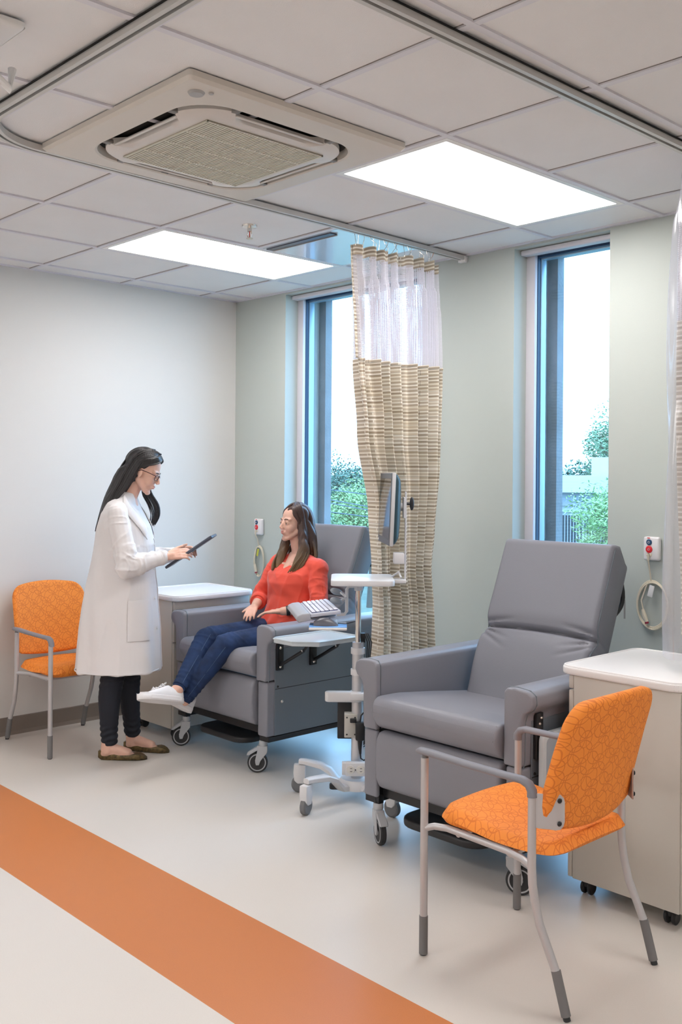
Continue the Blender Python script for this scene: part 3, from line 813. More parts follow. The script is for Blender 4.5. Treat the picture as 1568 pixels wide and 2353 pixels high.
# ================================================================== guest chairs
def guest_chair(loc, rz, label):
    # faces local -Y; origin on the floor between the legs
    e = empty('guest_chair', loc, rz, label, 'chair', 'orange armchairs with silver frames')
    # seat: cushion, waterfall front
    nx, ny = 22, 22; x0 = .225; vs = []; fs = []
    def top(u, v):     # u -1..1 across, v 0..1 front->back
        z = .462+.012*(1-u*u)-.020*math.exp(-((v-.62)/.28)**2)*(1-.55*u*u)+.012*math.exp(-((v-.15)/.2)**2)
        return z
    for s in (1, 0):
        for j in range(ny+1):
            v = j/ny
            for i in range(nx+1):
                u = -1+2*i/nx
                rr = .07; hx = x0*(1-.04*v); X_ = u*hx; Y_ = -.245+.455*v
                # round the corners in plan
                dx = max(0, abs(X_)-(hx-rr)); d0 = max(0, (-.245+rr)-Y_); d1 = max(0, Y_-(.21-rr))
                dy = max(d0, d1)
                if dx > 0 and dy > 0:
                    m_ = max(dx, dy); L_ = math.hypot(dx, dy)
                    f = m_/L_; X_ = math.copysign(hx-rr+dx*f, X_)
                    Y_ = (-.245+rr-d0*f) if d0 > 0 else (.21-rr+d1*f)
                ed = min(x0-abs(u)*x0, .455*v, .455*(1-v)); ed = min(ed, .03)
                r_ = .03; drop = r_-math.sqrt(max(0, r_*r_-(r_-ed)**2))
                if s: vs.append((X_, Y_, top(u, v)-drop))
                else: vs.append((X_*.97, Y_*.97, .418+drop*.35))
    K = (nx+1)*(ny+1)
    def ix(i, j): return j*(nx+1)+i
    for j in range(ny):
        for i in range(nx):
            fs.append((ix(i,j), ix(i+1,j), ix(i+1,j+1), ix(i,j+1))); fs.append(tuple(K+k for k in (ix(i,j), ix(i,j+1), ix(i+1,j+1), ix(i+1,j))))
    per = [ix(i,0) for i in range(nx)]+[ix(nx,j) for j in range(ny)]+[ix(i,ny) for i in range(nx,0,-1)]+[ix(0,j) for j in range(ny,0,-1)]
    for a, b_ in zip(per, per[1:]+per[:1]): fs.append((b_, a, K+a, K+b_))
    q = MB(); q.raw(vs, fs); q.build('seat', fab_seat, e, angle=60)
    # back: thin curved panel
    nx, nz = 26, 22; Z0, Z1 = .502, .885
    outline = []
    def halfw(z):
        t_ = (z-Z0)/(Z1-Z0); w_ = .232-.012*t_+.006*math.sin(PI*t_)
        for z_, r_ in ((Z1-z, .075), (z-Z0, .03)):
            if z_ < r_: w_ -= r_-math.sqrt(max(0, r_*r_-(r_-z_)**2))
        return w_
    def bz(u, t_): return Z0+(Z1-Z0)*t_+(.012*(1-u*u) if t_ > .5 else -.020*(1-u*u)*(1-2*t_))
    def by(u, t_): return .160+.085*t_+.025*t_*t_+.032*(1-u*u)
    vs = []; fs = []
    for side in (0, 1):
        for j in range(nz+1):
            t_ = (1-math.cos(PI*j/nz))/2; z = Z0+(Z1-Z0)*t_
            for i in range(nx+1):
                u = -math.cos(PI*i/nx)
                eu = min(1, (1-abs(u))*halfw(z)/.018); et = min(1, min(t_, 1-t_)*(Z1-Z0)/.018); k = math.sqrt(max(0, 1-(1-min(eu, et))**2))
                vs.append((u*halfw(min(Z1-.0005, max(Z0+.0005, z))), by(u, t_)+(.020 if side else -.020)*k, bz(u, t_)))
    K = (nx+1)*(nz+1)
    for j in range(nz):
        for i in range(nx):
            fs.append((ix2 := None) or (j*(nx+1)+i, j*(nx+1)+i+1, (j+1)*(nx+1)+i+1, (j+1)*(nx+1)+i))
            fs.append((K+j*(nx+1)+i, K+(j+1)*(nx+1)+i, K+(j+1)*(nx+1)+i+1, K+j*(nx+1)+i+1))
    q = MB(); q.raw(vs, fs); bmesh.ops.remove_doubles(q.bm, verts=q.bm.verts, dist=.0004)
    q.build('backrest', fab_back, e, angle=70)
    r_ = .0125
    for s_ in (-1, 1):
        X0 = s_*.247
        # front leg
        f = MB().tube([(X0,-.262,.12), (X0,-.262,.628 if s_ > 0 else .604)], r_, 14).build('leg', silver, e)
        MB().tube([(X0,-.262,.004), (X0,-.262,.125)], r_+.0015, 14).build('foot_sleeve', foot_grey, f)
        MB().tube([(X0,-.262,0), (X0,-.262,.004)], r_-.002, 14).build('glide', rubber, f)
        # rear leg
        P_ = [(X0*.985,.150,.604 if s_ > 0 else .628), (X0*.985,.150,.40), (X0*.985,.153,.35), (X0*.985,.162,.30), (X0*.98,.178,.24), (X0*.975,.236,.075+.045)]
        F0 = V(X0*.975,.236,.12); F1 = V(X0*.972,.268,.012)
        b_ = MB().tube(P_, r_, 14).build('leg', silver, e)
        MB().tube([tuple(F0+(F0-F1)*.08), tuple(F1)], r_+.0015, 14).build('foot_sleeve', foot_grey, b_)
        MB().tube([tuple(F1), tuple(F1+V(0,.004,-.012))], r_-.002, 14).build('glide', rubber, b_)
        # arm: flat-ish grey bar, front overhang, bent down onto the rear post
        pts = [(X0+s_*.001,-.290,.645), (X0+s_*.001,-.280,.648), (X0,-.24,.648), (X0,-.10,.644), (X0*.99,.05,.642), (X0*.985,.115,.642), (X0*.985,.138,.634), (X0*.985,.149,.618), (X0*.985,.150,.600)]
        if s_ < 0: pts = [(p[0], -.112-p[1], p[2]) for p in pts]
        a = MB(); rings = []
        for i, p in enumerate(pts):
            A_ = Vector(pts[max(i-1,0)]); B_ = Vector(pts[min(i+1,len(pts)-1)]); d = (B_-A_).normalized(); sd = V(1,0,0); up = sd.cross(d)
            if s_ < 0: pass
            wx = (.012,.0175,.019,.0185,.018,.017,.016,.0155,.0155)[i]; wz = (.007,.0105,.0115,.0105,.0105,.0115,.013,.0145,.0155)[i]
            rings.append([Vector(p)+sd*wx*math.cos(2*PI*k/14)+up*wz*math.sin(2*PI*k/14) for k in range(14)])
        a.loft(rings); a.build('armrest', arm_grey, e, angle=50)
        ys = -.262 if s_ > 0 else .150; MB().tube([(X0*.99,ys,.625), (X0*.99,ys,.642)], .010, 12).build('arm_stud', foot_grey, e)
        # side rail under the seat
        MB().tube([(X0,-.258,.405), (X0-s_*.018,-.235,.412), (X0-s_*.030,-.19,.414), (X0-s_*.032,.04,.408), (X0-s_*.026,.10,.402), (X0*.985,.148,.400)], .011, 12).build('side_rail', silver, e)
        # bracket that holds the back
        bp = [(-.028,-.045), (.0,-.050), (.016,-.048), (.024,-.035), (.018,-.012), (.018,.012), (.024,.035), (.016,.048), (.0,.050), (-.028,.045)]
        br = MB(); rings = []
        for bx, by_, bh in ((.247,.150,.046), (.238,.166,.050), (.222,.190,.050), (.210,.205,.052), (.200,.214,.050), (.192,.219,.040), (.188,.220,.028)):
            rings.append([(s_*bx, by_+.004, .563-bh), (s_*bx, by_+.004, .563+bh), (s_*bx, by_-.001, .563+bh), (s_*bx, by_-.001, .563-bh)])
        br.loft(rings); br = br.build('back_bracket', silver, e, angle=30)
        for z_ in (.530, .596): bolt(br, (s_*.203, .2165, z_), .0075, (s_*.45,1,0), black_m)
    MB().tube([(-.215,-.15,.405), (.215,-.15,.405)], .010, 10).build('cross_tube', silver, e)
    MB().tube([(-.215,.05,.400), (.215,.05,.400)], .010, 10).build('cross_tube', silver, e)
    return e
guest_chair((3.693, -1.5975, 0), R(-90), 'orange patterned armchair in the foreground, seen from behind beside the right cabinet')
guest_chair((.357, -1.448, 0), R(90), 'orange patterned armchair against the white wall behind the standing woman')

# ================================================================== bedside cabinets on casters
def cabinet(loc, W_, D_, label, mir=1, fz=.80):
    """front (drawers) faces local +X*mir; body W_ along x, D_ along y from the near face at y=0"""
    e = empty('bedside_cabinet', loc, 0, label, 'cabinet', 'beige bedside cabinets on casters')
    z0 = .062 if True else 0
    x0, x1 = (0, W_)
    fx = x1 if mir > 0 else x0
    b0, b1 = (x0, x1-.022) if mir > 0 else (x0+.022, x1)
    MB().box((b0, 0, z0), (b1, D_, fz), .003).build('body', cab_beige, e)
    # drawer fronts with a rounded outer edge, and a recessed pull above each
    zs = [(fz-.052, fz-.004), (fz-.235, fz-.058), (fz-.47, fz-.241), (z0+.002, fz-.476)]
    for i, (a, b_) in enumerate(zs):
        lo = (min(fx, fx-mir*.020), .002, a); hi = (max(fx, fx-mir*.020), D_-.002, b_)
        f = MB().box(lo, hi, .004, 2).build('drawer_front' if i else 'top_rail', cab_beige, e)
        if i:
            lo = (min(fx-mir*.002, fx+mir*.0006), .055, b_-.050); hi = (max(fx-mir*.002, fx+mir*.0006), D_-.055, b_-.018)
            MB().box(lo, hi).build('recessed_pull', mat('pull_shadow_grey', (.16,.15,.16), .5), f, smooth=False)
    # back strip
    bx = x0 if mir > 0 else x1
    MB().box((min(bx, bx+mir*-.020), .004, z0+.002), (max(bx, bx+mir*-.020), D_-.004, fz-.004), .003).build('back_panel', cab_beige, e)
    # top with softly bowed front edge and raised lip
    ov = .018; pts = []
    for x, y in rrect(x0-ov-.02*(mir < 0), -ov, x1+ov+.02*(mir > 0), D_+ov, .055, 6): pts.append((x, y))
    t_ = MB().prism(pts, 'z', fz, fz+.030, .008, 3).build('top', lam_white, e, angle=45)
    MB().tube([(a, b_, fz+.0295) for a, b_ in rrect(x0-ov-.02*(mir < 0)+.008, -ov+.008, x1+ov+.02*(mir > 0)-.008, D_+ov-.008, .047, 6)], .0045, 8, closed=True).build('rim', lam_white, t_)
    for x in (x0+.055, x1-.055):
        for y in (.05, D_-.05):
            q = MB(); q.cyl((x,y,.045), (x,y,z0+.004), .010, k=12); q.box((x-.010,y-.012,.028), (x+.010,y+.018,.055), .004); c_ = q.build('caster', black_pl, e)
            for s_ in (-1, 1):
                A = Matrix.Translation((x+s_*.014, y+.006, .025)) @ Matrix.Rotation(PI/2, 4, 'Y')
                MB().lathe([(0,-.006), (.020,-.008), (.025,-.003), (.025,.004), (.019,.008), (0,.007)], A, 24).build('wheel', black_pl, c_)
    return e
cabinet((3.474, -1.105, 0), .44, .52, 'beige bedside cabinet at the right edge, behind the foreground chair', -1, .806)
cabinet((.300, -1.000, 0), .450, .55, 'beige bedside cabinet behind the standing woman, by the occupied recliner', 1, .800)

# ================================================================== computer cart
CC = V(2.185, -.925, 0); CF = R(-133.4)      # cart faces this way
cart = empty('computer_cart', CC, CF, 'white rolling computer cart between the two recliners, with tray, outlets and pole', 'computer cart')
# local +x = the side its user stands on
def leg(p0, p1, name='base_leg'):
    q = MB(); d = Vector(p1)-Vector(p0); L_ = math.hypot(d.x, d.y); a = math.atan2(d.y, d.x); rings = []
    prof = [(0,.068,.058,.034), (.15,.064,.056,.034), (.33,.074,.060,.032), (.46,.118,.062,.028), (.62,.140,.054,.028), (.9,.150,.040,.025), (1.0,.150,.036,.024)]
    for t_, z, wd, hh in prof:
        rings.append([(L_*t_, wd*.5*x, z+hh*.5*y) for x, y in ((-1,-.7),(-.7,-1),(.7,-1),(1,-.7),(1,.5),(.6,1),(-.6,1),(-1,.5))])
    M = Matrix.Translation(p0) @ Matrix.Rotation(a, 4, 'Z')
    q.loft([[M@Vector(v) for v in r_] for r_ in rings]); o = q.build(name, cart_w, cart, angle=40)
    x, y = p1[0], p1[1]
    M = Matrix.Translation((x, y, 0)) @ Matrix.Rotation(a+.3, 4, 'Z')
    c_ = MB(); c_.prism([(-.028,.135), (.028,.135), (.030,.095), (.026,.06), (.010,.045), (-.020,.045), (-.028,.08)], 'y', -.019, .019, .004, 2, M)
    c_ = c_.build('caster_hood', cart_w, o)
    t_ = MB(); t_.lathe([(0,-.013), (.032,-.015), (.040,-.010), (.040,.010), (.032,.015), (0,.013)], M@Matrix.Translation((.0,0,.040))@Matrix.Rotation(PI/2, 4, 'X'), 24)
    t_.build('caster_wheel', rubber_g, c_)
for p in ((.233, .236), (.275, -.085), (-.155, .255), (-.17, -.17)): leg((0,0,0), (*p, 0))
MB().lathe([(0,.10), (.075,.10), (.085,.085), (.085,.055), (0,.055)], k=28).build('base_hub', cart_w, cart)
MB().cyl((0,0,.095), (0,0,.74), .029, .027, 24).build('column', mat('cart_column_silver', (.58,.58,.60), .3, metal=.4), cart)
for z in (.70, .60, .48, .33): MB().cyl((0,0,z-.014), (0,0,z+.014), .0335, k=24).build('column_collar', cart_w, cart)
MB().cyl((0,0,.74), (0,0,1.02), .0135, k=16).build('pole', chrome, cart)
MB().cyl((0,0,.985), (0,0,1.02), .020, k=16).build('pole_socket', cart_w, cart)
MB().box((-.035,-.035,.735), (-.005,-.01,.78), .004).build('cable_clip', black_pl, cart)
for i in range(3):
    MB().tube([(-.03-.008*i,-.01,1.0-.22), (-.045-.01*i,.0,.74), (-.04-.006*i,.01,.62), (-.038,.005,.45+.03*i)], .003, 6).build('cable', black_pl, cart)
# top work tray
tray_w = mat('cart_tray_frosted', (.72,.72,.74), .3, alpha=.92)
MB().prism(rrect(-.165,-.17,.13,.17,.03,4), 'z', 1.022, 1.048, .004, 2).build('work_tray', tray_w, cart, angle=40)
# lift handle
MB().prism(rrect(-.02,-.005,.155,.040,.022,5), 'z', .462, .510, .007, 3).build('lift_handle', cart_w, cart, angle=45)
MB().box((-.045,-.045,.470), (.035,.045,.505), .006).build('handle_clamp', cart_w, cart)
# computer box with its plate and power brick
MB().box((-.03,-.075,.272), (.095,-.032,.447), .005).build('computer_box', black_pl, cart)
pl_ = MB().box((.0,-.032,.295), (.062,.034,.405), .003).build('mount_plate', cab_beige, cart)
for a in (.012, .050):
    for z in (.31, .39): bolt(pl_, (a, .034, z), .004, (0,1,0), black_m)
MB().box((-.035,.036,.290), (.010,.075,.375), .008).build('power_brick', black_pl, cart)
MB().box((.005,.040,.372), (.036,.068,.390), .004).build('brick_strap', black_pl, cart)
MB().tube([(-.012,.055,.288), (-.012,.056,.25), (-.014,.055,.225)], [.012,.008,.005], 10).build('plug', black_pl, cart)
MB().tube([(-.014,.055,.225), (-.016,.056,.205), (-.03,.055,.195), (-.05,.05,.205)], .0035, 8).build('power_cord', black_pl, cart)
MB().tube([(-.012,.055,.375), (-.016,.055,.405), (-.03,.05,.42), (-.045,.03,.40)], .0035, 8).build('power_cord', black_pl, cart)
# outlet bar facing the camera side
ob = MB().box((-.065,.045,.128), (.055,.085,.190), .004).build('outlet_box', cart_w, cart)
MB().box((.052,.040,.133), (.072,.080,.188), .003).build('outlet_end', cart_w, cart)
for x in (.032, -.014):
    f = MB(); f.lathe([(0,.003), (.0185,.003), (.0195,0), (0,0)], Matrix.Translation((x,.085,.159)) @ Matrix.Rotation(-PI/2, 4, 'X'), 20); f = f.build('outlet_face', mat('outlet_ivory', (.72,.69,.64), .4), ob)
    q = MB()
    for dz in (-.007, .007): q.box((x-.008,.0875,.159+dz-.0012), (x+.002,.0884,.159+dz+.0012))
    q.build('outlet_slots', black_pl, f, smooth=False)
    bolt(ob, (x-.023, .085, .159), .003, (0,1,0), black_m)
MB().box((-.060,.085,.145), (-.036,.105,.175), .006).build('plugged_in_plug', black_pl, ob)
MB().prism(rrect(.03,.03,.13,.07,.018,4), 'z', .060, .085, .004).build('brake_pedal', black_pl, cart)
# keyboard support: rises from the tray level bracket on the near side
br = MB(); br.tube([(.0,0,1.005), (.045,0,1.005), (.055,0,.990), (.055,0,.885), (.065,0,.872), (.12,0,.868)], .008, 8); br.build('keyboard_arm', cart_w, cart)
kb = MB(); kb.prism(rrect(.10,-.17,.27,.17,.015,3), 'z', .862, .871, .002, 1, M=Matrix.Rotation(R(6), 4, 'Y') @ Matrix.Translation((-.09,0,.022))); kb.build('keyboard_shelf', cart_w, cart, angle=40)
def atM(x, y, z, rz=0, ty=0): return Matrix.Translation(CC) @ Matrix.Rotation(CF, 4, 'Z') @ Matrix.Translation((x,y,z)) @ Matrix.Rotation(rz, 4, 'Z') @ Matrix.Rotation(ty, 4, 'Y')
# keyboard with wrist rest (a thing of its own): keys run across local y
kbd = empty('keyboard', (0,0,0), 0, 'white keyboard with grey wrist rest on the cart shelf in front of the seated woman', 'keyboard')
kbd.matrix_world = atM(.190, .02, .900, R(9), R(6))
MB().box((-.078,-.20,-.008), (.062,.20,.010), .004).build('case', mat('keyboard_silver', (.50,.52,.60), .35), kbd)
key_m = mat('key_white', (.72,.73,.82), .4); gapk = mat('key_gap_navy', (.04,.05,.15), .6)
MB().box((-.068,-.19,.0095), (.052,.19,.0108)).build('key_bed', gapk, kbd, smooth=False)
rows = 6
for r0 in range(rows):
    x = .043-r0*.0205; y = -.186; j = 0
    while y < .18:
        wd = .0165
        if (r0 == 0 and 5 <= j <= 5): wd = .095
        if r0 in (1, 2) and j in (0, 13): wd = .028
        if not (-.082 < y < -.074 or .098 < y < .104):
            MB().box((x-.0085, y, .0108), (x+.0085, min(y+wd, .189), .0165), .002, 1).build('key', key_m, kbd, smooth=False)
        y += wd+.0030; j += 1
kbr = mat('wrist_rest_grey', (.36,.37,.40), .5)
MB().prism([(.062,-.020), (.118,-.024), (.128,-.010), (.122,.006), (.100,.014), (.070,.014), (.062,.010)], 'y', -.205, .205, .005, 3).build('wrist_rest', kbr, kbd, angle=50)
# mouse shelf + pad + mouse
ms = MB(); ms.box((.055,.105,.838), (.225,.285,.848), .003); ms.build('mouse_shelf', cart_w, cart)
MB().box((.10,.08,.8475), (.18,.165,.860), .003).build('shelf_link', cart_w, cart)
pad = MB().box((-.085,-.055,0), (.085,.055,.003), .001, 1); pad = pad.build('mouse_pad', mat('pad_blue', (.16,.38,.80), .5)); pad.matrix_world = atM(.140,.215,.8485)
tag(pad, 'blue mouse pad on the small shelf under the mouse', 'mouse pad')
mo = empty('computer_mouse', (0,0,0), 0, 'dark grey computer mouse on the blue pad', 'mouse'); mo.matrix_world = atM(.150,.225,.8518)
q = MB(); rings = []
for i in range(9):
    t_ = i/8; x = .055-.11*t_; hgt = .036*math.sin(PI*min(1, .12+t_*.86))**.7; wd = .031*math.sin(PI*min(1,(.14+t_*.74)))**.5
    rings.append([(x, wd*math.cos(a), max(0, hgt*math.sin(a))) for a in [PI*k/10 for k in range(11)]])
q.loft(rings); q.build('shell', mat('mouse_grey', (.10,.10,.12), .3), mo, angle=60)
MB().tube([(-.054,0,.010), (-.09,-.01,.006), (-.12,.03,.02), (-.13,.08,.03)], .002, 6).build('cord', black_pl, mo)
# twin grey levers on the arm
for dz, dy in ((.975,-.03), (.940,.045)):
    q = MB(); q.ell((.105,dy,dz), (.032,.017,.016), (0,R(-18),R(20))); q.build('adjustment_knob', mat('knob_grey', (.30,.33,.36), .35), cart)
    MB().tube([(.055,0,.95), (.09,dy,dz)], .006, 8).build('knob_stem', cart_w, cart)
# monitor post behind the tray and the monitor
MB().box((-.225,-.012,1.030), (-.217,.012,1.455), .002, 1).build('monitor_post', cart_w, cart)
MB().box((-.225,-.03,1.022), (-.13,.03,1.040), .004).build('post_foot', cart_w, cart)
MB().box((-.215,-.040,1.115), (-.165,.040,1.165), .004).build('post_shelf', cart_w, cart)
MB().tube([(-.16,-.03,1.05), (-.19,.01,1.075), (-.20,.03,1.05)], .005, 8).build('post_hook', cart_w, cart)
MB().box((-.217,-.04,1.33), (-.208,.04,1.43), .002, 1).build('post_plate', cart_w, cart)
q = MB(); q.tube([(-.225,0,1.398), (-.245,0,1.398)], .007, 10); q.ell((-.25,0,1.398), (.011,.014,.032)); q.build('clamp_knob', black_pl, cart)
MB().tube([(-.21,0,1.385), (-.178,0,1.375)], .018, 12).build('tilt_joint', cart_w, cart)
mn = empty('computer_monitor', (0,0,0), 0, 'thin black and silver flat monitor on the cart, seen nearly edge on', 'monitor')
mn.matrix_world = atM(-.135, 0, 1.376, R(5), R(-2))
MB().box((-.006,-.205,-.168), (.012,.205,.168), .004).build('bezel', mat('monitor_silver', (.55,.56,.58), .3), mn)
MB().box((.0115,-.203,-.166), (.0135,.203,.166), .001, 1).build('front_frame', mat('monitor_front_grey', (.10,.11,.13), .35), mn)
MB().box((.0132,-.185,-.135), (.0142,.185,.140)).build('screen', mat('screen_dark_glass', (.035,.035,.035), .08, spec=.9), mn, smooth=False)
q = MB(); rings = []
for x, k in ((-.006,1), (-.016,.985), (-.034,.84), (-.048,.5), (-.052,.15)):
    rings.append([(x, a*k, b_*k) for a, b_ in rrect(-.200,-.163,.200,.163,.03,5)])
q.loft(rings); q.build('back_shell', mat('monitor_back_teal_black', (.03,.06,.075), .35), mn, angle=50)
MB().box((.0136,-.195,-.160), (.0142,-.175,-.150)).build('badge', white_pl, mn, smooth=False)

# ================================================================== cubicle curtains
def cloth_grid(name, m, parent, P, ns_, nz_, u_len, z_len, thick=None, uv=True):
    me = bpy.data.meshes.new(name); vs = []; fs = []; uvs = []
    for j in range(nz_+1):
        for i in range(ns_+1): vs.append(P(i/ns_, j/nz_))
    for j in range(nz_):
        for i in range(ns_): fs.append((j*(ns_+1)+i, j*(ns_+1)+i+1, (j+1)*(ns_+1)+i+1, (j+1)*(ns_+1)+i))
    me.from_pydata(vs, [], fs)
    ul = me.uv_layers.new(name='UVMap')
    for p in me.polygons:
        for li, vi in zip(p.loop_indices, p.vertices):
            i = vi % (ns_+1); j = vi//(ns_+1); ul.data[li].uv = (u_len*i/ns_, z_len*j/nz_)
    o = link(name, me, m, parent, smooth=True)
    if thick:
        s_ = o.modifiers.new('t', 'SOLIDIFY'); s_.thickness = thick; s_.offset = 0
    return o
def smooth_lut(tab):
    def f(z):
        for (z0, v0), (z1_, v1) in zip(tab, tab[1:]):
            if z <= z1_:
                t_ = (z-z0)/(z1_-z0); t_ = t_*t_*(3-2*t_) ; return v0+(v1-v0)*max(0, t_)
        return tab[-1][1]
    return f
def curtain(name, x0, near, far, label, zt=2.655, zm=2.105, zb=.33, seed=1, npl=7, amp=.050, plastic=False):
    rng = random.Random(seed)
    e = empty(name, (0,0,0), 0, label, 'curtain', 'striped cubicle curtains bunched against the window wall')
    ph = [rng.uniform(-.5,.5) for _ in range(40)]
    def pleat(s, z):
        # s 0..1 from the near edge to the wall; sideways wave, pleats gather at the waist
        k = npl*PI*2*s
        w1 = math.sin(k+.5*math.sin(k*.37+ph[0])+.35*math.sin(z*1.6+s*5+ph[1]))
        w2 = .35*math.sin(k*2.3+ph[2]+z*.9)
        depth = amp*(1-.25*math.exp(-((z-1.05)/.35)**2))*(.75 if z > 2.5 else 1)
        return (w1+w2)*depth
    def P(s, z):
        a, b_ = near(z), far(z)
        sh = .010*math.sin(npl*2*PI*s*1.0+1.3)       # slight overlap of the folds
        return (x0+pleat(s, z), a+(b_-a)*s+sh*(1 if z < 2.4 else .4), z)
    L = 2.1
    cloth_grid('fabric', curt_m, e, lambda s, t_: P(s, zm+(zb-zm)*t_), 260, 60, L, zm-zb, .002)
    cloth_grid('net', net_m, e, lambda s, t_: P(s, zt-.045+(zm-zt+.045)*t_), 240, 16, L, zt-zm)
    cloth_grid('header', curt_m, e, lambda s, t_: P(s, zt-.050*t_+.004*math.sin(npl*4*PI*s)), 240, 3, L, .05, .003)
    cloth_grid('edge_band', curt_m, e, lambda s, t_: (P(.0, zt-(zt-zm)*t_)[0]-.004+.001*s, near(zt-(zt-zm)*t_)-.004+.036*s, zt-(zt-zm)*t_), 4, 20, .05, zt-zm, .003)
    cloth_grid('hem', curt_m, e, lambda s, t_: tuple(V(*P(s, zm-.018*t_))+V(.0035,0,0)), 240, 1, L*.3, .02, .002)
    for i in range(18):
        s = (i+.3)/18; p = P(s, zt-.006)
        MB().tube([(p[0],p[1],p[2]), (p[0]+.003,p[1],p[2]+.02), (x0+(p[0]-x0)*.3,p[1]+.002,zt+.04), (x0+(p[0]-x0)*.1,p[1],H-.03)], .0016, 5).build('hook', chrome, e)
    return e, P
c1, P1 = curtain('cubicle_curtain', 2.065, smooth_lut([(.3,-.715), (.86,-.690), (1.05,-.700), (1.35,-.722), (1.75,-.805), (2.1,-.845), (2.7,-.868)]),
    smooth_lut([(.3,-.245), (.85,-.262), (1.05,-.285), (1.25,-.268), (1.6,-.240), (2.1,-.225), (2.7,-.240)]),
    'beige striped cubicle curtain with net top, bunched and gathered between the two windows', seed=4)
c2, P2 = curtain('cubicle_curtain', 3.80, smooth_lut([(.3,-.84), (2.7,-.86)]), smooth_lut([(.3,-.30), (2.7,-.30)]),
    'striped cubicle curtain under clear plastic wrap at the right edge', seed=9, zb=.95)
# clear plastic wrap over the second curtain
pm = bpy.data.materials.new('clear_plastic_film'); pm.use_nodes = True; n = pm.node_tree; n.nodes.clear()
o_ = n.nodes.new('ShaderNodeOutputMaterial'); a_ = n.nodes.new('ShaderNodeBsdfTransparent'); a_.inputs[0].default_value = (.93,.94,.97,1)
d_ = n.nodes.new('ShaderNodeBsdfDiffuse'); d_.inputs[0].default_value = (.8,.8,.86,1)
g_ = n.nodes.new('ShaderNodeBsdfGlossy'); g_.inputs['Roughness'].default_value = .15
x1_ = n.nodes.new('ShaderNodeMixShader'); x1_.inputs[0].default_value = .35; x2_ = n.nodes.new('ShaderNodeMixShader'); x2_.inputs[0].default_value = .35
n.links.new(d_.outputs[0], x1_.inputs[1]); n.links.new(g_.outputs[0], x1_.inputs[2]); n.links.new(a_.outputs[0], x2_.inputs[1]); n.links.new(x1_.outputs[0], x2_.inputs[2]); n.links.new(x2_.outputs[0], o_.inputs[0])
rng = random.Random(5)
PH = [rng.uniform(0, 6) for _ in range(12)]
def film(s, t_):
    z = 2.63+(.88-2.63)*t_; a = 2*PI*s
    rx = .112+.018*math.sin(a*5+z*2.1+PH[0])+.012*math.sin(a*9-z*3+PH[1])+.012*math.sin(z*4+PH[2])
    ry = .345+.020*math.sin(a*4+z*3+PH[3])+.015*math.sin(z*2.6+PH[4]) 
    k = .70+.30*min(1, t_*12)
    return (3.80+rx*k*math.cos(a), -.575+ry*(.92+.08*min(1,t_*10))*math.sin(a), z)
fo = cloth_grid('plastic_cover', pm, None, film, 72, 60, 1, 1)
tag(fo, 'crinkled clear plastic sleeve hanging over the right hand curtain', 'plastic cover')

# ================================================================== people
def head_shapes(q, M, s):
    """skull, face, ears in head space (x forward, y left, z up), scaled by s and placed by M"""
    def E_(c, r, rot=None):
        t = MB(); t.ell(tuple(a*s for a in c), tuple(a*s for a in r), rot, 24, 16); q.merge(t.bm, M)
    def C_(a, ra, b_, rb):
        t = MB(); t.cap([v*s for v in a], ra*s, [v*s for v in b_], rb*s); q.merge(t.bm, M)
    E_((-.014,0,.042), (.092,.073,.084))
    E_((.020,0,-.005), (.064,.060,.080))
    E_((.030,0,-.062), (.050,.046,.038))
    C_((.064,-.010,-.098), .0160, (.064,.010,-.098), .0160)       # chin
    for y in (-1, 1):
        C_((-.005,y*.055,-.045), .018, (.052,y*.022,-.092), .016)  # jaw line
        E_((.048,y*.033,-.030), (.032,.026,.034))                  # cheek
        E_((-.008,y*.073,-.004), (.017,.007,.031), (0, R(-12), R(y*18)))  # ear
        C_((.074,y*.016,.028), .010, (.062,y*.048,.026), .010)     # brow ridge
        E_((.0945,y*.0095,-.030), (.009,.0062,.0065))               # nostril
        E_((.0675,y*.032,.0020), (.0150,.0170,.0125)); E_((.0700,y*.032,.0095), (.0140,.0165,.0070))               # lids
    C_((.080,0,.014), .0075, (.101,0,-.022), .0088)                # nose
    E_((.0985,0,-.026), (.0105,.0090,.0085))
    E_((.077,0,-.057), (.014,.026,.014))                           # mouth mound
    E_((.0855,0,-.0530), (.0060,.019,.0045)); E_((.0850,0,-.0635), (.0062,.016,.0052))
    E_((-.02,0,-.05), (.055,.05,.05))
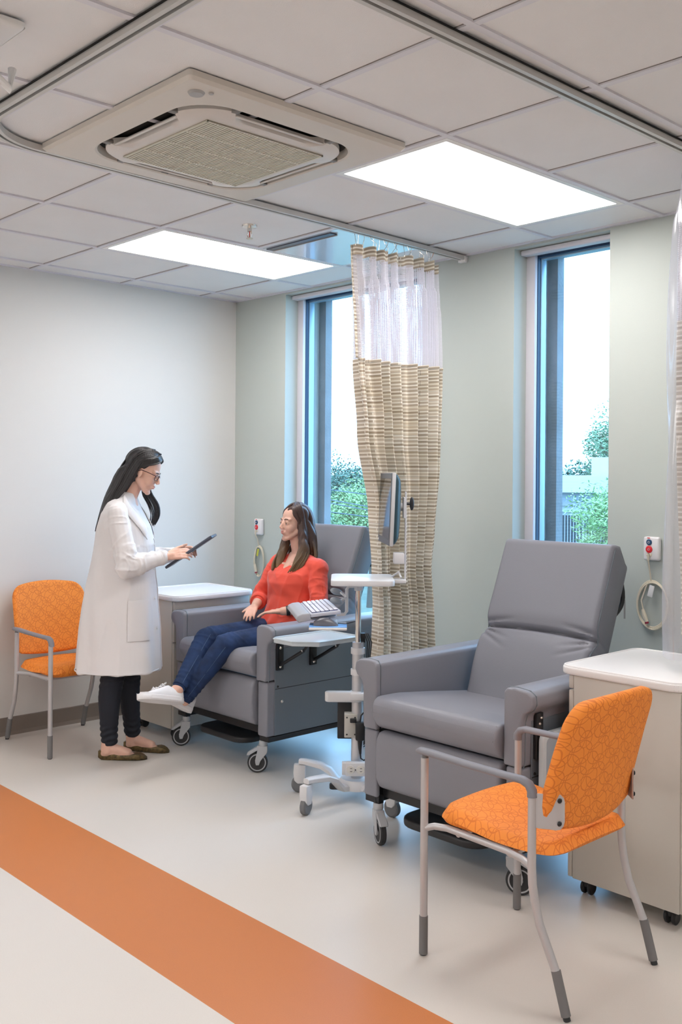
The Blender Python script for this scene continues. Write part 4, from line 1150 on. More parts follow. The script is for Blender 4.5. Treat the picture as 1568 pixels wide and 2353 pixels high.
def face_parts(root, M, s, brow_m):
    for y in (-1, 1):
        t = MB(); t.ell(tuple(v*s for v in (.0702,y*.032,.0010)), (.0118*s,)*3, None, 16, 12); m_ = MB(); m_.merge(t.bm, M); ey = m_.build('eye', eye_w, root)
        t = MB(); t.ell(tuple(v*s for v in (.0780,y*.0322,.0000)), (.0046*s,.0064*s,.0060*s), None, 12, 8); m_ = MB(); m_.merge(t.bm, M); m_.build('iris', eye_b, ey)
        t = MB(); t.tube([tuple(v*s for v in p) for p in ((.0835,y*.014,.0245), (.0835,y*.026,.0290), (.0765,y*.040,.0285), (.066,y*.050,.0235))], [.0018*s,.0032*s,.0030*s,.0012*s], 8)
        m_ = MB(); m_.merge(t.bm, M); m_.build('eyebrow', brow_m, root)
        t = MB(); t.tube([tuple(v*s for v in p) for p in ((.0800,y*.020,.0040), (.0840,y*.031,.0075), (.0790,y*.043,.0045))], .0014*s, 6)
        m_ = MB(); m_.merge(t.bm, M); m_.build('eyelash', brow_m, root)
    t = MB(); t.ell(tuple(v*s for v in (.0862,0,-.0532)), (.0060*s,.0185*s,.0036*s), (0,R(8),0)); m_ = MB(); m_.merge(t.bm, M)
    t = MB(); t.ell(tuple(v*s for v in (.0855,0,-.0632)), (.0062*s,.0155*s,.0042*s), None); m_.merge(t.bm, M); m_.build('lips', lips_m, root)
def hand(q, wrist, d, n, s, side, curl=(.5,.6,.5), spread=.06, scale=1.0, thumb=(.55,.6,.35), thumb_curl=.35):
    """wrist point; d along the fingers, n out of the palm, s towards the thumb"""
    wrist = Vector(wrist); d = Vector(d).normalized(); s = Vector(s); s = (s-d*s.dot(d)).normalized(); n = Vector(n); n = (n-d*n.dot(d)-s*n.dot(s)).normalized()
    k = scale; W_ = wrist
    for t_, yy in ((.030,.018), (.036,.006), (.036,-.006), (.030,-.018)):
        q.cap(W_+d*.012*k+s*yy*.7*k, .0125*k, W_+d*.078*k+s*yy*1.45*k, .0115*k)
    q.cap(W_, .021*k, W_+d*.035*k, .020*k)
    L_ = ((.026,.040,.024,.019), (.009,.044,.028,.021), (-.009,.041,.026,.020), (-.026,.032,.020,.017))
    for i, (yy, a, b_, c) in enumerate(L_):
        p = W_+d*(.082-.003*abs(i-1.3))*k+s*yy*k; dd = (d+s*spread*(1.5-i)).normalized(); ang = 0
        cu = curl[i] if isinstance(curl[0], tuple) else curl
        rr = (.0088,.0080,.0072,.0062)
        for j, L1_ in enumerate((a, b_, c)):
            ang += cu[j]
            di = dd*math.cos(ang)+n*math.sin(ang)
            p2 = p+di*L1_*k; q.cap(p, rr[j]*k*(1 if i < 3 else .9), p2, rr[j+1]*k*(1 if i < 3 else .9)); p = p2
    p = W_+d*.022*k+s*.020*k; dd = (d*thumb[0]+s*thumb[1]+n*thumb[2]).normalized()
    q.cap(p, .0135*k, p+dd*.036*k, .0110*k); p = p+dd*.036*k
    d2 = (dd+d*thumb_curl).normalized(); q.cap(p, .0108*k, p+d2*.030*k, .0095*k); p = p+d2*.030*k
    d3 = (d2+d*thumb_curl).normalized(); q.cap(p, .0092*k, p+d3*.024*k, .0075*k)
def locks(q, paths, n_, r0, r1, jit, rng, k=6):
    """many tapering strands following blends of two guide paths"""
    for i in range(n_):
        t_ = rng.random(); A, B = paths[rng.randrange(len(paths))]
        pts = []
        a0 = V(*[rng.gauss(0, jit) for _ in range(3)])
        ln = rng.uniform(.86, 1.0)
        N = len(A)
        for j in range(N):
            p = Vector(A[j]).lerp(Vector(B[j]), t_)
            if j == N-1: p = Vector(A[j-1]).lerp(Vector(B[j-1]), t_).lerp(p, ln)
            pts.append(p+a0*(.4+j/N))
        # catmull-rom
        out = []; M_ = len(pts)
        for j in range(M_-1):
            p0, p1, p2, p3 = pts[max(j-1,0)], pts[j], pts[j+1], pts[min(j+2,M_-1)]
            for u in (0, .25, .5, .75):
                out.append(.5*((2*p1)+(p2-p0)*u+(2*p0-5*p1+4*p2-p3)*u*u+(3*p1-p0-3*p2+p3)*u**3))
        out.append(pts[-1]); m_ = len(out)
        q.tube(out, [r0+(r1-r0)*(j/(m_-1))**2 for j in range(m_)], k)
def ering(c, hx, hy, n_=40, tilt=0, p=2.3, yaw=0):
    out = []
    for i in range(n_):
        a = 2*PI*i/n_; ca, sa = math.cos(a), math.sin(a)
        x = hx*math.copysign(abs(ca)**(2/p), ca); y = hy*math.copysign(abs(sa)**(2/p), sa)
        X_ = x*math.cos(yaw)-y*math.sin(yaw); Y_ = x*math.sin(yaw)+y*math.cos(yaw)
        out.append((c[0]+X_, c[1]+Y_, c[2]+tilt*x))
    return out
def hair_mat(name, c0, c1, z0=None, z1=None, rough=.32):
    m = mat(name, c0, rough, spec=.6); n, b = nodes(m)
    t = n.nodes.new('ShaderNodeTexCoord'); mp = n.nodes.new('ShaderNodeMapping'); mp.inputs['Scale'].default_value = (160,160,9)
    x = n.nodes.new('ShaderNodeTexNoise'); x.inputs['Scale'].default_value = 1; x.inputs['Detail'].default_value = 3
    n.links.new(t.outputs['Object'], mp.inputs[0]); n.links.new(mp.outputs[0], x.inputs['Vector'])
    k = n.nodes.new('ShaderNodeBump'); k.inputs['Strength'].default_value = .5; k.inputs['Distance'].default_value = .004
    n.links.new(x.outputs['Fac'], k.inputs['Height']); n.links.new(k.outputs['Normal'], b.inputs['Normal'])
    if z0 is not None:
        sp = n.nodes.new('ShaderNodeSeparateXYZ'); n.links.new(t.outputs['Object'], sp.inputs[0])
        mr = n.nodes.new('ShaderNodeMapRange'); n.links.new(sp.outputs[2], mr.inputs[0]); mr.inputs[1].default_value = z0; mr.inputs[2].default_value = z1
        d = mth(n, 'ADD', mr.outputs[0], mth(n, 'MULTIPLY', mth(n, 'SUBTRACT', x.outputs['Fac'], .5), .5))
        n.links.new(mixc(n, d, c1, c0), b.inputs['Base Color'])
    else:
        n.links.new(mixc(n, x.outputs['Fac'], tuple(v*.6 for v in c0), c1), b.inputs['Base Color'])
    return m
hair_blk = hair_mat('black_hair', (.012,.011,.012), (.035,.032,.034))
hair_brn = hair_mat('brown_hair', (.060,.030,.024), (.20,.13,.06), 1.00, 1.17, .4)

# ------------------------------------------------ standing woman in the white coat
p1 = empty('person', (.814, -1.366, 0), R(46.6), 'standing woman in a long white coat and black trousers holding a tablet', 'person')
rng = random.Random(11)
HS = .945
HM = Matrix.Translation((.104, 0, 1.540)) @ Matrix.Rotation(R(24), 4, 'Y')
q = MB()
head_shapes(q, HM, HS)
q.cap((.052,0,1.49), .047, (.012,0,1.395), .050)
q.cap((.012,0,1.40), .055, (.0,0,1.30), .085)
q.cap((0,-.10,1.330), .042, (0,.10,1.330), .042)
q.loft([ering((.0,0,.80), .085,.14), ering((-.005,0,.95), .085,.13), ering((.0,0,1.08), .08,.12), ering((.015,0,1.22), .095,.13), ering((.0,0,1.34), .07,.12)])
SHN, ELN, WRN = (0,-.165,1.335), (.055,-.215,1.045), (.250,-.125,1.092)
SHF, ELF, WRF = (.01,.165,1.335), (.075,.215,1.05), (.255,.125,1.092)
for a, b_, c in ((SHN, ELN, WRN), (SHF, ELF, WRF)): q.chain([V(*a)+V(0,-.15*a[1],-.012), b_, c], [.036,.034,.024])
hand(q, WRN, (1,.20,.22), (-.25,.75,-.55), (.1,.55,.8), 1, curl=(.30,.55,.45), scale=.93, thumb=(.75,.5,.25), thumb_curl=.4)
hand(q, WRF, (1,-.20,.22), (-.25,-.75,-.55), (.1,-.55,.8), -1, curl=(.30,.55,.45), scale=.93, thumb=(.75,.5,.25), thumb_curl=.4)
q.chain([(-.02,-.08,.82), (-.045,-.080,.43), (-.060,-.080,.10)], [.085,.055,.034])
q.chain([(.0,.08,.82), (.015,.09,.43), (.030,.100,.10)], [.085,.055,.034])
def foot(q, heel, toe, ank):
    heel = Vector(heel); toe = Vector(toe); d = (toe-heel); L_ = d.length; d.normalize()
    a = Vector(ank); q.cap(a, .036, heel+d*.045+V(0,0,.045), .034)
    q.cap(heel+d*.03+V(0,0,.030), .023, heel+d*L_*.60+V(0,0,.027), .026)
    q.cap(heel+d*.07+V(0,0,.055), .028, heel+d*L_*.60+V(0,0,.030), .026)
    q.cap(heel+d*L_*.62+V(0,0,.018), .016, heel+d*(L_-.04)+V(0,0,.014), .010)
FN = ((-.112,-.085,.004), (.146,-.075,.004)); FF = ((-.015,.105,.004), (.242,.055,.004))
foot(q, *FN, (-.060,-.080,.11)); foot(q, *FF, (.030,.100,.11))
body1 = blob(q, 'body', skin, p1, .0042, 3, .5)
face_parts(p1, HM, HS, hair_blk)
# ballet flats
def flat(heel, toe, parent):
    heel = Vector(heel); toe = Vector(toe); d = (toe-heel).normalized(); L_ = (toe-heel).length; s_ = V(-d.y, d.x, 0)
    rings = []
    # outline shell: open-topped shoe built as rings along its length
    for i in range(15):
        t_ = i/14; x = L_*t_
        w_ = .035*math.sin(PI*min(1, .06+t_*.52))**.6 if t_ < .75 else .037*math.sqrt(max(.0, 1-((t_-.70)/.305)**2))
        w_ = max(w_, .006); up = .050-.026*min(1, t_/.42) if t_ < .66 else .024+.006*math.sin(PI*(t_-.66)/.34)
        if t_ > .80: up *= 1-.62*((t_-.80)/.2)**1.6
        c = heel+d*x; lo_ = -.003 if i else .010
        if i == 0: up -= .006; w_ = .014
        rings.append([c+s_*w_*a+V(0,0,1)*b_ for a, b_ in ((-.8,lo_), (-1,max(.003,lo_+.002)), (-1,up*.55), (-.86,up), (-.3, up*(1.0 if t_ > .66 else .99)), (.3, up*(1.0 if t_ > .66 else .99)), (.86,up), (1,up*.55), (1,max(.003,lo_+.002)), (.8,lo_))])
    q_ = MB(); q_.loft(rings)
    if True:
        t_ = MB(); t_.cap(heel+d*.02+V(0,0,.02), .03, heel+d*.1+V(0,0,.02), .03); t_.bm.free()
    o = q_.build('ballet_flat', flat_m, parent, angle=50)
    return o
f1 = flat(*FN, p1); f2 = flat(*FF, p1)
# feet: top of foot shows above the shoe's edge
def instep(heel, toe, parent):
    heel = Vector(heel); toe = Vector(toe); d = (toe-heel).normalized(); L_ = (toe-heel).length
    return heel, d, L_
# trousers
def cuffs(q, pts, rs): q.chain(pts, rs)
def wr(amp, sc, seed=0):
    def f(co):
        return amp*noise.noise(Vector((co.x*sc+seed, co.y*sc, co.z*sc*.8)))+amp*.5*noise.noise(Vector((co.x*sc*2.3, co.y*sc*2.3+seed, co.z*sc*2)))
    return f
q = MB()
q.loft([ering((-.005,0,.62), .10,.165), ering((-.005,0,.80), .105,.155), ering((-.005,0,.93), .09,.13)])
def trouser(q, pts, rs):
    q.chain(pts, rs)
trouser(q, [(-.03,-.078,.70), (-.042,-.080,.44), (-.058,-.080,.33), (-.058,-.080,.14), (-.055,-.080,.105)], [.090,.064,.060,.045,.044])
trouser(q, [(.0,.078,.70), (.012,.09,.44), (.010,.094,.33), (.028,.100,.14), (.030,.100,.105)], [.090,.064,.060,.045,.044])
def wr_leg(co):
    k = math.exp(-((co.z-.13)/.06)**2)+.6*math.exp(-((co.z-.42)/.05)**2)
    return .004*k*math.sin(co.z*190+3*math.sin(co.x*40)+2*math.sin(co.y*30))+.0015*noise.noise(co*30)
blob(q, 'trousers', pants_b, p1, .0055, 4, .6, wr_leg)
# long coat
q = MB()
rows = [(.470,-.030,.226,.205), (.50,-.030,.223,.203), (.68,-.026,.212,.192), (.85,-.020,.193,.180), (1.03,-.008,.172,.170), (1.15,.003,.160,.168), (1.245,.000,.138,.172), (1.315,-.010,.108,.172), (1.365,-.012,.080,.150), (1.400,-.004,.066,.105), (1.425,.004,.056,.072), (1.435,.006,.040,.05)]
q.loft([ering((c, 0, z), hx, hy, 48, 0 if z < .6 else 0) for z, c, hx, hy in rows])
def sleeve(q, a, b_, c):
    a, b_, c = map(Vector, (a, b_, c))
    q.cap(a+V(0,0,-.015), .056, b_, .060); q.cap(b_, .060, b_.lerp(c, .75), .044); q.cap(b_.lerp(c, .7), .044, b_.lerp(c, .90), .035)
    q.cap(a+V(0,a.y*-.35,.0), .055, a+V(0,0,-.02), .056)
sleeve(q, SHN, V(*ELN)+V(.005,-.005,0), WRN); sleeve(q, SHF, ELF, WRF)
A_, B_, C_ = Vector(SHN), Vector(ELN), Vector(WRN)
def ridge(x, y, z):
    v = Vector((x, y, z)); v += .6*noise.noise_vector(v*.7); return max(0, 1-abs(noise.noise(v))*3.2)**1.5
def wr_coat(co):
    f = .008*noise.noise(Vector((co.x*8, co.y*8, co.z*3)))+.0035*ridge(co.x*6+co.z*2, co.y*6, co.z*2.2-co.x*2)
    # long soft folds down the skirt
    ang = math.atan2(co.y, co.x+.02); k = max(0, min(1, (1.05-co.z)/.35))
    f += .010*k*math.sin(ang*9+1.5*math.sin(co.z*3+ang))*(.5+.5*math.sin(ang*2+1))
    # crumples at elbow and forearm, on both sleeves
    side = -1 if co.y < 0 else 1
    e = Vector((B_.x, side*abs(B_.y), B_.z)); w_ = Vector((C_.x, side*abs(C_.y), C_.z)); sh = Vector((A_.x, side*abs(A_.y), A_.z))
    for p, q_ in ((sh, e), (e, w_)):
        d = q_-p; t_ = max(0, min(1, (co-p).dot(d)/d.length_squared)); dist = (co-(p+d*t_)).length
        if dist < .095:
            ph = (co-p).dot(d.normalized())
            amp = .0130 if p is e else (.0110*(.25+t_))
            f += amp*(ridge(ph*15+co.y*4, co.y*9+co.z*7, co.x*8-co.z*5)-.35)*(1-dist/.12)
    return f
coat1 = blob(q, 'lab_coat', coat_m, p1, .0048, 5, .6, wr_coat)
# hem band, cuff, collar, lapels, pocket: raised layers of the same cotton
q = MB(); r0 = ering((-.030,0,.4715), .2285,.2075, 60); r1 = ering((-.030,0,.497), .2285,.2075, 60); q.tube([Vector(a)*1.0 for a in ering((-.030,0,.476), .2265,.2055, 60)], .0032, 8, closed=True)
q.build('hem', coat_m, coat1)
for w_, e_, s_ in ((WRN, ELN, -1), (WRF, ELF, 1)):
    w_ = Vector(w_); e_ = Vector(e_); d = (w_-e_).normalized(); c = MB()
    c.tube([w_-d*.055, w_-d*.035, w_-d*.008, w_-d*.002], [.034,.0355,.0345,.030], 24); c.build('cuff', coat_m, coat1)
def patch(name, fn, nu, nv, th, m, parent):
    q_ = MB(); vs = []; fs = []
    for l in (0, 1):
        for j in range(nv+1):
            for i in range(nu+1):
                ed = min(i, nu-i, j, nv-j); vs.append(fn(i/nu, j/nv, th*l if ed > 0 else th*l*.5))
    K = (nu+1)*(nv+1)
    for j in range(nv):
        for i in range(nu):
            a = j*(nu+1)+i; fs.append((K+a, K+a+1, K+a+nu+2, K+a+nu+1)); fs.append((a, a+nu+1, a+nu+2, a+1))
    per = [i for i in range(nu)]+[j*(nu+1)+nu for j in range(nv)]+[nv*(nu+1)+i for i in range(nu,0,-1)]+[j*(nu+1) for j in range(nv,0,-1)]
    for a, b_ in zip(per, per[1:]+per[:1]): fs.append((a, b_, K+b_, K+a))
    q_.raw(vs, fs); return q_.build(name, m, parent, angle=60)
def coat_surf(z, ang, off):
    for (z0, c0, x0, y0), (z1_, c1_, x1_, y1_) in zip(rows, rows[1:]):
        if z0 <= z <= z1_:
            t_ = (z-z0)/(z1_-z0); c = c0+(c1_-c0)*t_; hx = x0+(x1_-x0)*t_; hy = y0+(y1_-y0)*t_
            ca, sa = math.cos(ang), math.sin(ang)
            x = hx*math.copysign(abs(ca)**(2/2.3), ca); y = hy*math.copysign(abs(sa)**(2/2.3), sa)
            nv = V(ca/hx, sa/hy, 0).normalized(); p = V(c+x, y, z)+nv*off
            p += nv*wr_coat(V(c+x, y, z)); return p
    return V(0,0,z)
for s_ in (-1, 1):
    patch('pocket', lambda u, v, h_: coat_surf(.648+.215*v, s_*R(70-42*u), .003+h_), 10, 10, .0055, coat_m, coat1)
    # lapel folded back from neck to mid chest
    patch('lapel', lambda u, v, h_: coat_surf(1.415-.235*v, s_*(R(78-52*v)+R(-30)*u*(math.sin(PI*min(1, v*1.05+.03))**.6)+R(4)), .004+h_+.004*math.sin(PI*u)), 6, 16, .004, coat_m, coat1)
# back of collar
q = MB(); cp = []
for i in range(15):
    a = R(80)+R(200)*i/14; cp.append((.004+.064*math.cos(a), .078*math.sin(a), 1.418+.008*math.cos(a)))
rings = []
for i, p in enumerate(cp):
    o = Vector((p[0]-.004, p[1], 0)).normalized()
    P_ = Vector(p); rings.append([P_+V(0,0,.020)-o*.010, P_+V(0,0,.024)-o*.005, P_+V(0,0,-.018)+o*.014, P_+V(0,0,-.022)+o*.008])
q.loft(rings); q.build('collar', coat_m, coat1)
q = MB(); q.tube([coat_surf(z, R(4), .002) for z in [.48+.70*i/30 for i in range(31)]], .0025, 6); q.build('front_edge', coat_m, coat1)
for z in (.70,.86,1.02,1.15): 
    p = coat_surf(z, R(-6), .004); b_ = MB(); b_.lathe([(0,.002), (.008,.002), (.008,-.001), (0,-.001)], Matrix.Translation(p)@Matrix.Rotation(PI/2, 4, 'Y'), 12); b_.build('button', white_pl, coat1)
# glasses
fr = mat('dark_red_glasses', (.05,.012,.015), .3)
gl_ = MB()
for y in (-1, 1):
    pts = [(.092+.004*math.cos(a)*0, y*(.034+.0245*math.copysign(abs(math.cos(a))**.6, math.cos(a))), -.001+.0150*math.copysign(abs(math.sin(a))**.6, math.sin(a))) for a in [2*PI*i/24 for i in range(24)]]
    t = MB(); t.tube([V(p[0]-abs(p[1]-0)*.22, p[1], p[2]+.002)*HS for p in pts], .0019, 8, closed=True); gl_.merge(t.bm, HM)
    t = MB(); t.tube([V(.0795,y*.056,.012)*HS, V(.04,y*.074,.014)*HS, V(-.006,y*.080,.012)*HS, V(-.02,y*.078,.0)*HS], .0021, 8); gl_.merge(t.bm, HM)
t = MB(); t.tube([V(.090,-.011,.006)*HS, V(.096,0,.009)*HS, V(.090,.011,.006)*HS], .0018, 8); gl_.merge(t.bm, HM)
gl_.build('glasses', fr, p1)
# hair: scalp cap, back drape, strands
def H_(x, y, z): return HM @ V(x*HS, y*HS, z*HS)
q = MB()
t = MB(); t.ell((-.034*HS,0,.050*HS), (.100*HS,.083*HS,.088*HS), (0,R(-30),0), 32, 20); q.merge(t.bm, HM)
t = MB(); t.ell((-.045*HS,0,.0*HS), (.072*HS,.079*HS,.095*HS), (0,R(10),0), 24, 16); q.merge(t.bm, HM)
# drape
dr = [((.045,0,1.585), .040,.060), ((.030,0,1.56), .062,.078), ((.010,0,1.52), .066,.086), ((-.020,0,1.46), .060,.094), ((-.052,0,1.40), .050,.098), ((-.088,0,1.34), .034,.096), ((-.118,0,1.28), .018,.085), ((-.146,0,1.232), .005,.045)]
q.loft([ering(c, a, b_, 36, 0) for c, a, b_ in dr])
hair1 = blob(q, 'hair', hair_blk, p1, .0060, 5, .6, lambda co: .0022*math.sin(co.y*260+4*noise.noise(co*12)))
q = MB(); gp_ = []
for y in (-1, 1):
    gp_.append(([H_(.045,y*.012,.132), H_(-.03,y*.055,.128), H_(-.080,y*.086,.05), V(-.035,y*.094,1.45), V(-.085,y*.098,1.35), V(-.140,y*.06,1.232)],
               [H_(.035,y*.006,.130), H_(.030,y*.066,.098), H_(-.022,y*.089,.045), V(.032,y*.094,1.46), V(-.040,y*.105,1.37), V(-.128,y*.085,1.255)]))
gp_.append(([H_(.0,-.04,.14), H_(-.07,-.03,.115), H_(-.120,-.03,.03), V(-.075,-.04,1.46), V(-.118,-.04,1.35), V(-.155,-.03,1.215)],
           [H_(.0,.04,.14), H_(-.07,.03,.115), H_(-.120,.03,.03), V(-.075,.04,1.46), V(-.118,.04,1.35), V(-.155,.03,1.215)]))
locks(q, gp_, 210, .0042, .0010, .0015, rng, 5)
for y in (-1, 1):   # side parting, swept to the temples
    A = [H_(.054,0,.118), H_(.068,y*.030,.098), H_(.050,y*.064,.074), H_(.008,y*.081,.044), H_(-.020,y*.086,.020), H_(-.044,y*.086,-.03)]
    B = [H_(.035,0,.130), H_(.045,y*.05,.114), H_(.022,y*.076,.088), H_(-.012,y*.086,.055), H_(-.03,y*.088,.020), H_(-.060,y*.084,-.03)]
    locks(q, [(A, B)], 46, .0042, .0020, .0012, rng, 5)
# far-side lock falling in front of the shoulder, seen under the chin
A = [H_(.0,.086,.05), H_(-.005,.090,-.03), V(.075,.100,1.43), V(.105,.115,1.36), V(.122,.110,1.30), V(.112,.10,1.235)]
B = [H_(.03,.084,.05), H_(.03,.090,-.03), V(.125,.095,1.43), V(.165,.105,1.36), V(.172,.100,1.30), V(.150,.09,1.25)]
locks(q, [(A, B)], 34, .0046, .0010, .003, rng, 5)
tag(q.build('hair_strands', hair_blk, hair1, angle=0), kind='stuff')
# tablet held in both hands: its own thing, same frame
tb = empty('tablet', (0,0,0), 0, 'slim grey tablet held in the hands of the standing woman', 'tablet')
tb.matrix_world = p1.matrix_basis @ Matrix.Translation((.362,0,1.1175)) @ Matrix.Rotation(-math.atan2(.173,.25), 4, 'Y')
MB().box((-.150,-.105,-.011), (.150,.105,.004), .005, 2).build('case', mat('tablet_case', (.06,.07,.10), .4), tb)
MB().box((-.138,-.095,.0036), (.138,.095,.0052), .001, 1).build('screen', mat('tablet_screen_grey', (.32,.31,.34), .12), tb, smooth=False)

# ------------------------------------------------ seated woman in the coral top
p2 = empty('person', (1.22, -.60, 0), R(-90), 'seated woman with long brown hair, coral red blouse, blue jeans and white sneakers', 'person')
rng = random.Random(21)
HS2 = .885
HM2 = Matrix.Translation((-.116, -.020, 1.252)) @ Matrix.Rotation(R(-9), 4, 'Z') @ Matrix.Rotation(R(-2), 4, 'Y')
q = MB()
head_shapes(q, HM2, HS2)
q.cap((-.132,-.018,1.20), .044, (-.148,0,1.085), .048)
q.cap((-.148,0,1.09), .052, (-.15,0,1.00), .085)
q.cap((-.145,-.085,1.018), .040, (-.145,.085,1.018), .040)
q.loft([ering((-.13,0,.60), .10,.15), ering((-.13,0,.72), .10,.135), ering((-.12,0,.85), .095,.125), ering((-.105,0,.94), .098,.135), ering((-.13,0,1.03), .075,.135)])
S2N, E2N, W2N = (-.130,.178,1.020), (-.085,.232,.800), (.072,.108,.776)
S2F, E2F, W2F = (-.130,-.172,1.020), (-.045,-.228,.815), (.085,-.120,.785)
for a, b_, c in ((S2N, E2N, W2N), (S2F, E2F, W2F)): q.chain([V(*a)+V(0,-.15*a[1],-.014), b_, c], [.034,.035,.024])
hand(q, W2N, (.60,-.80,-.06), (-.15,-.1,-1), (.75,.6,0), 1, curl=(.16,.28,.25), scale=.86, thumb=(.85,.45,.0), thumb_curl=.3)
hand(q, W2F, (.80,.55,-.28), (-.2,.1,-1), (.5,-.8,.1), -1, curl=(.20,.32,.28), scale=.86, thumb=(.85,.45,.1), thumb_curl=.3)
KN, KF = (.462,.105,.632), (.450,-.085,.640)
AN, AF = (.625,-.035,.338), (.690,.005,.415)
for h_, k_, a_ in (((-.10,.095,.625), KN, AN), ((-.10,-.095,.625), KF, AF)): q.chain([h_, k_, a_], [.082,.054,.030])
def foot2(q, heel, toe, ank, up):
    heel = Vector(heel); toe = Vector(toe); d = (toe-heel).normalized(); a = Vector(ank)
    u = Vector(up); q.cap(a, .031, heel+d*.055+u*.055, .030); q.cap(heel+d*.055+u*.050, .028, heel.lerp(toe, .6)+u*.030, .018)
SA = ((.672,.018,.338), (.945,.022,.402)); SB = ((.575,-.055,.262), (.812,-.060,.405))
foot2(q, *SA, AF, (-.22,-.35,.9)); foot2(q, *SB, AN, (-.50,-.1,.85))
blob(q, 'body', skin, p2, .0042, 3, .5)
face_parts(p2, HM2, HS2, mat('brown_brow', (.09,.045,.03), .6))
# jeans
jm = mat('dark_blue_denim', (.010,.030,.095), .8, bump=.25, bscale=900, var=.35, vscale=14)
seam_m = mat('denim_stitch', (.05,.09,.19), .8)
q = MB()
q.loft([ering((-.13,0,.55), .13,.19), ering((-.125,0,.63), .135,.19), ering((-.115,0,.72), .115,.16)])
def lerp3(a, b_, t_): return tuple(Vector(a).lerp(Vector(b_), t_))
for h_, k_, a_, in (((-.09,.098,.625), KN, AN), ((-.09,-.098,.625), KF, AF)):
    q.chain([h_, lerp3(h_, k_, .55), k_, lerp3(k_, a_, .35), lerp3(k_, a_, .93)], [.092,.078,.062,.055,.037])
def wr_j(co):
    f = 0
    for k_ in (KN, KF):
        k_ = Vector(k_); d = (co-k_).length; f += .006*math.exp(-(d/.10)**2)*(ridge(co.x*14-co.z*14, co.y*5, co.z*6)-.3)
    for a_, k_ in ((AN, KN), (AF, KF)):
        a_ = Vector(a_); k_ = Vector(k_); ax = (k_-a_).normalized(); d = (co-a_).length
        f += .0028*math.exp(-(d/.12)**2)*math.sin((co-a_).dot(ax)*230)
    hp = Vector((-.02,0,.66)); f += .004*math.exp(-((co-hp).length/.16)**2)*math.sin(co.x*90+co.y*40)
    return f+.0015*noise.noise(co*25)
jeans = blob(q, 'jeans', jm, p2, .0055, 4, .6, wr_j)
for (h_, k_, a_), s_ in ((((-.09,.098,.625), KN, AN), 1), (((-.09,-.098,.625), KF, AF), 1)):
    h_, k_, a_ = map(Vector, (h_, k_, a_)); pts = []
    for i in range(26):
        t_ = i/25; ax = (a_-k_).normalized(); out = V(.30,1,.45); out = (out-ax*out.dot(ax)).normalized()
        c = k_.lerp(a_, t_*.93); r_ = .062+(.037-.062)*t_; pts.append(c+out*(r_+.0005))
    MB().tube(pts, .0018, 5).build('seam', seam_m, jeans)
    c = k_.lerp(a_, .915); ax = (a_-k_).normalized(); q = MB(); q.tube([c-ax*.012, c+ax*.012], [.0395,.0385], 24); q.build('cuff', jm, jeans)
# sneakers
def sneaker(heel, toe, upd, parent):
    heel = Vector(heel); toe = Vector(toe); d = (toe-heel).normalized(); L_ = (toe-heel).length
    up = Vector(upd); up = (up-d*up.dot(d)).normalized(); s_ = up.cross(d)
    def wv(t_): return .037*(.86+.14*math.sin(PI*min(1, t_*1.3)))*math.sqrt(max(0, 1-max(0, (t_-.74)/.26)**2*.985))*math.sqrt(max(0, 1-max(0, (.12-t_)/.12)**2*.75))*(1+.14*math.exp(-((t_-.68)/.18)**2))
    rings = []
    for i in range(21):
        t_ = i/20; w_ = wv(t_); c = heel+d*L_*t_
        rings.append([c+s_*w_*1.06*a+up*b_ for a, b_ in ((-.85,-.002), (-1,.004), (-1,.022), (-.9,.026), (.9,.026), (1,.022), (1,.004), (.85,-.002))])
    q_ = MB(); q_.loft(rings); sole = q_
    o = MB(); rings = []
    for i in range(21):
        t_ = i/20; tt = .02+.955*t_; w_ = wv(tt)*.98; c = heel+d*L_*tt
        top_ = .085-.012*math.sin(PI*min(1, t_/.35)) if t_ < .35 else .085-(.085-.042)*min(1, (t_-.35)/.45)
        if t_ > .8: top_ = .042-.014*((t_-.8)/.2)**2
        rings.append([c+s_*w_*a+up*b_ for a, b_ in ((-.95,.020), (-1,.034), (-.93,.020+(top_-.020)*.70), (-.62,top_-.003), (-.25,top_), (.25,top_), (.62,top_-.003), (.93,.020+(top_-.020)*.70), (1,.034), (.95,.020))])
    o.loft(rings); sh = o.build('sneaker', shoe_w, parent, angle=55)
    sole.build('sole', sole_w, sh, angle=40)
    for k_ in range(4):
        t_ = .42+.075*k_; c = heel+d*L_*t_; w_ = wv(t_)*.45; z = .085-(.043)*min(1, (t_-.37)/.45)+.003
        MB().tube([c+s_*-w_+up*(z-.004), c+up*(z+.002)+d*.004, c+s_*w_+up*(z-.004)], .0028, 6).build('lace', shoe_w, sh)
    c = heel+d*L_*.42+up*.088
    for y in (-1, 1):
        MB().tube([c, c+s_*y*.010+up*.010-d*.006, c+s_*y*.020+up*.009-d*.004, c+s_*y*.025+up*.002, c+s_*y*.014-up*.001+d*.004, c], .0019, 6).build('lace_bow', shoe_w, sh)
sneaker(*SA, (-.22,-.40,.9), p2); sneaker(*SB, (-.55,-.1,1), p2)
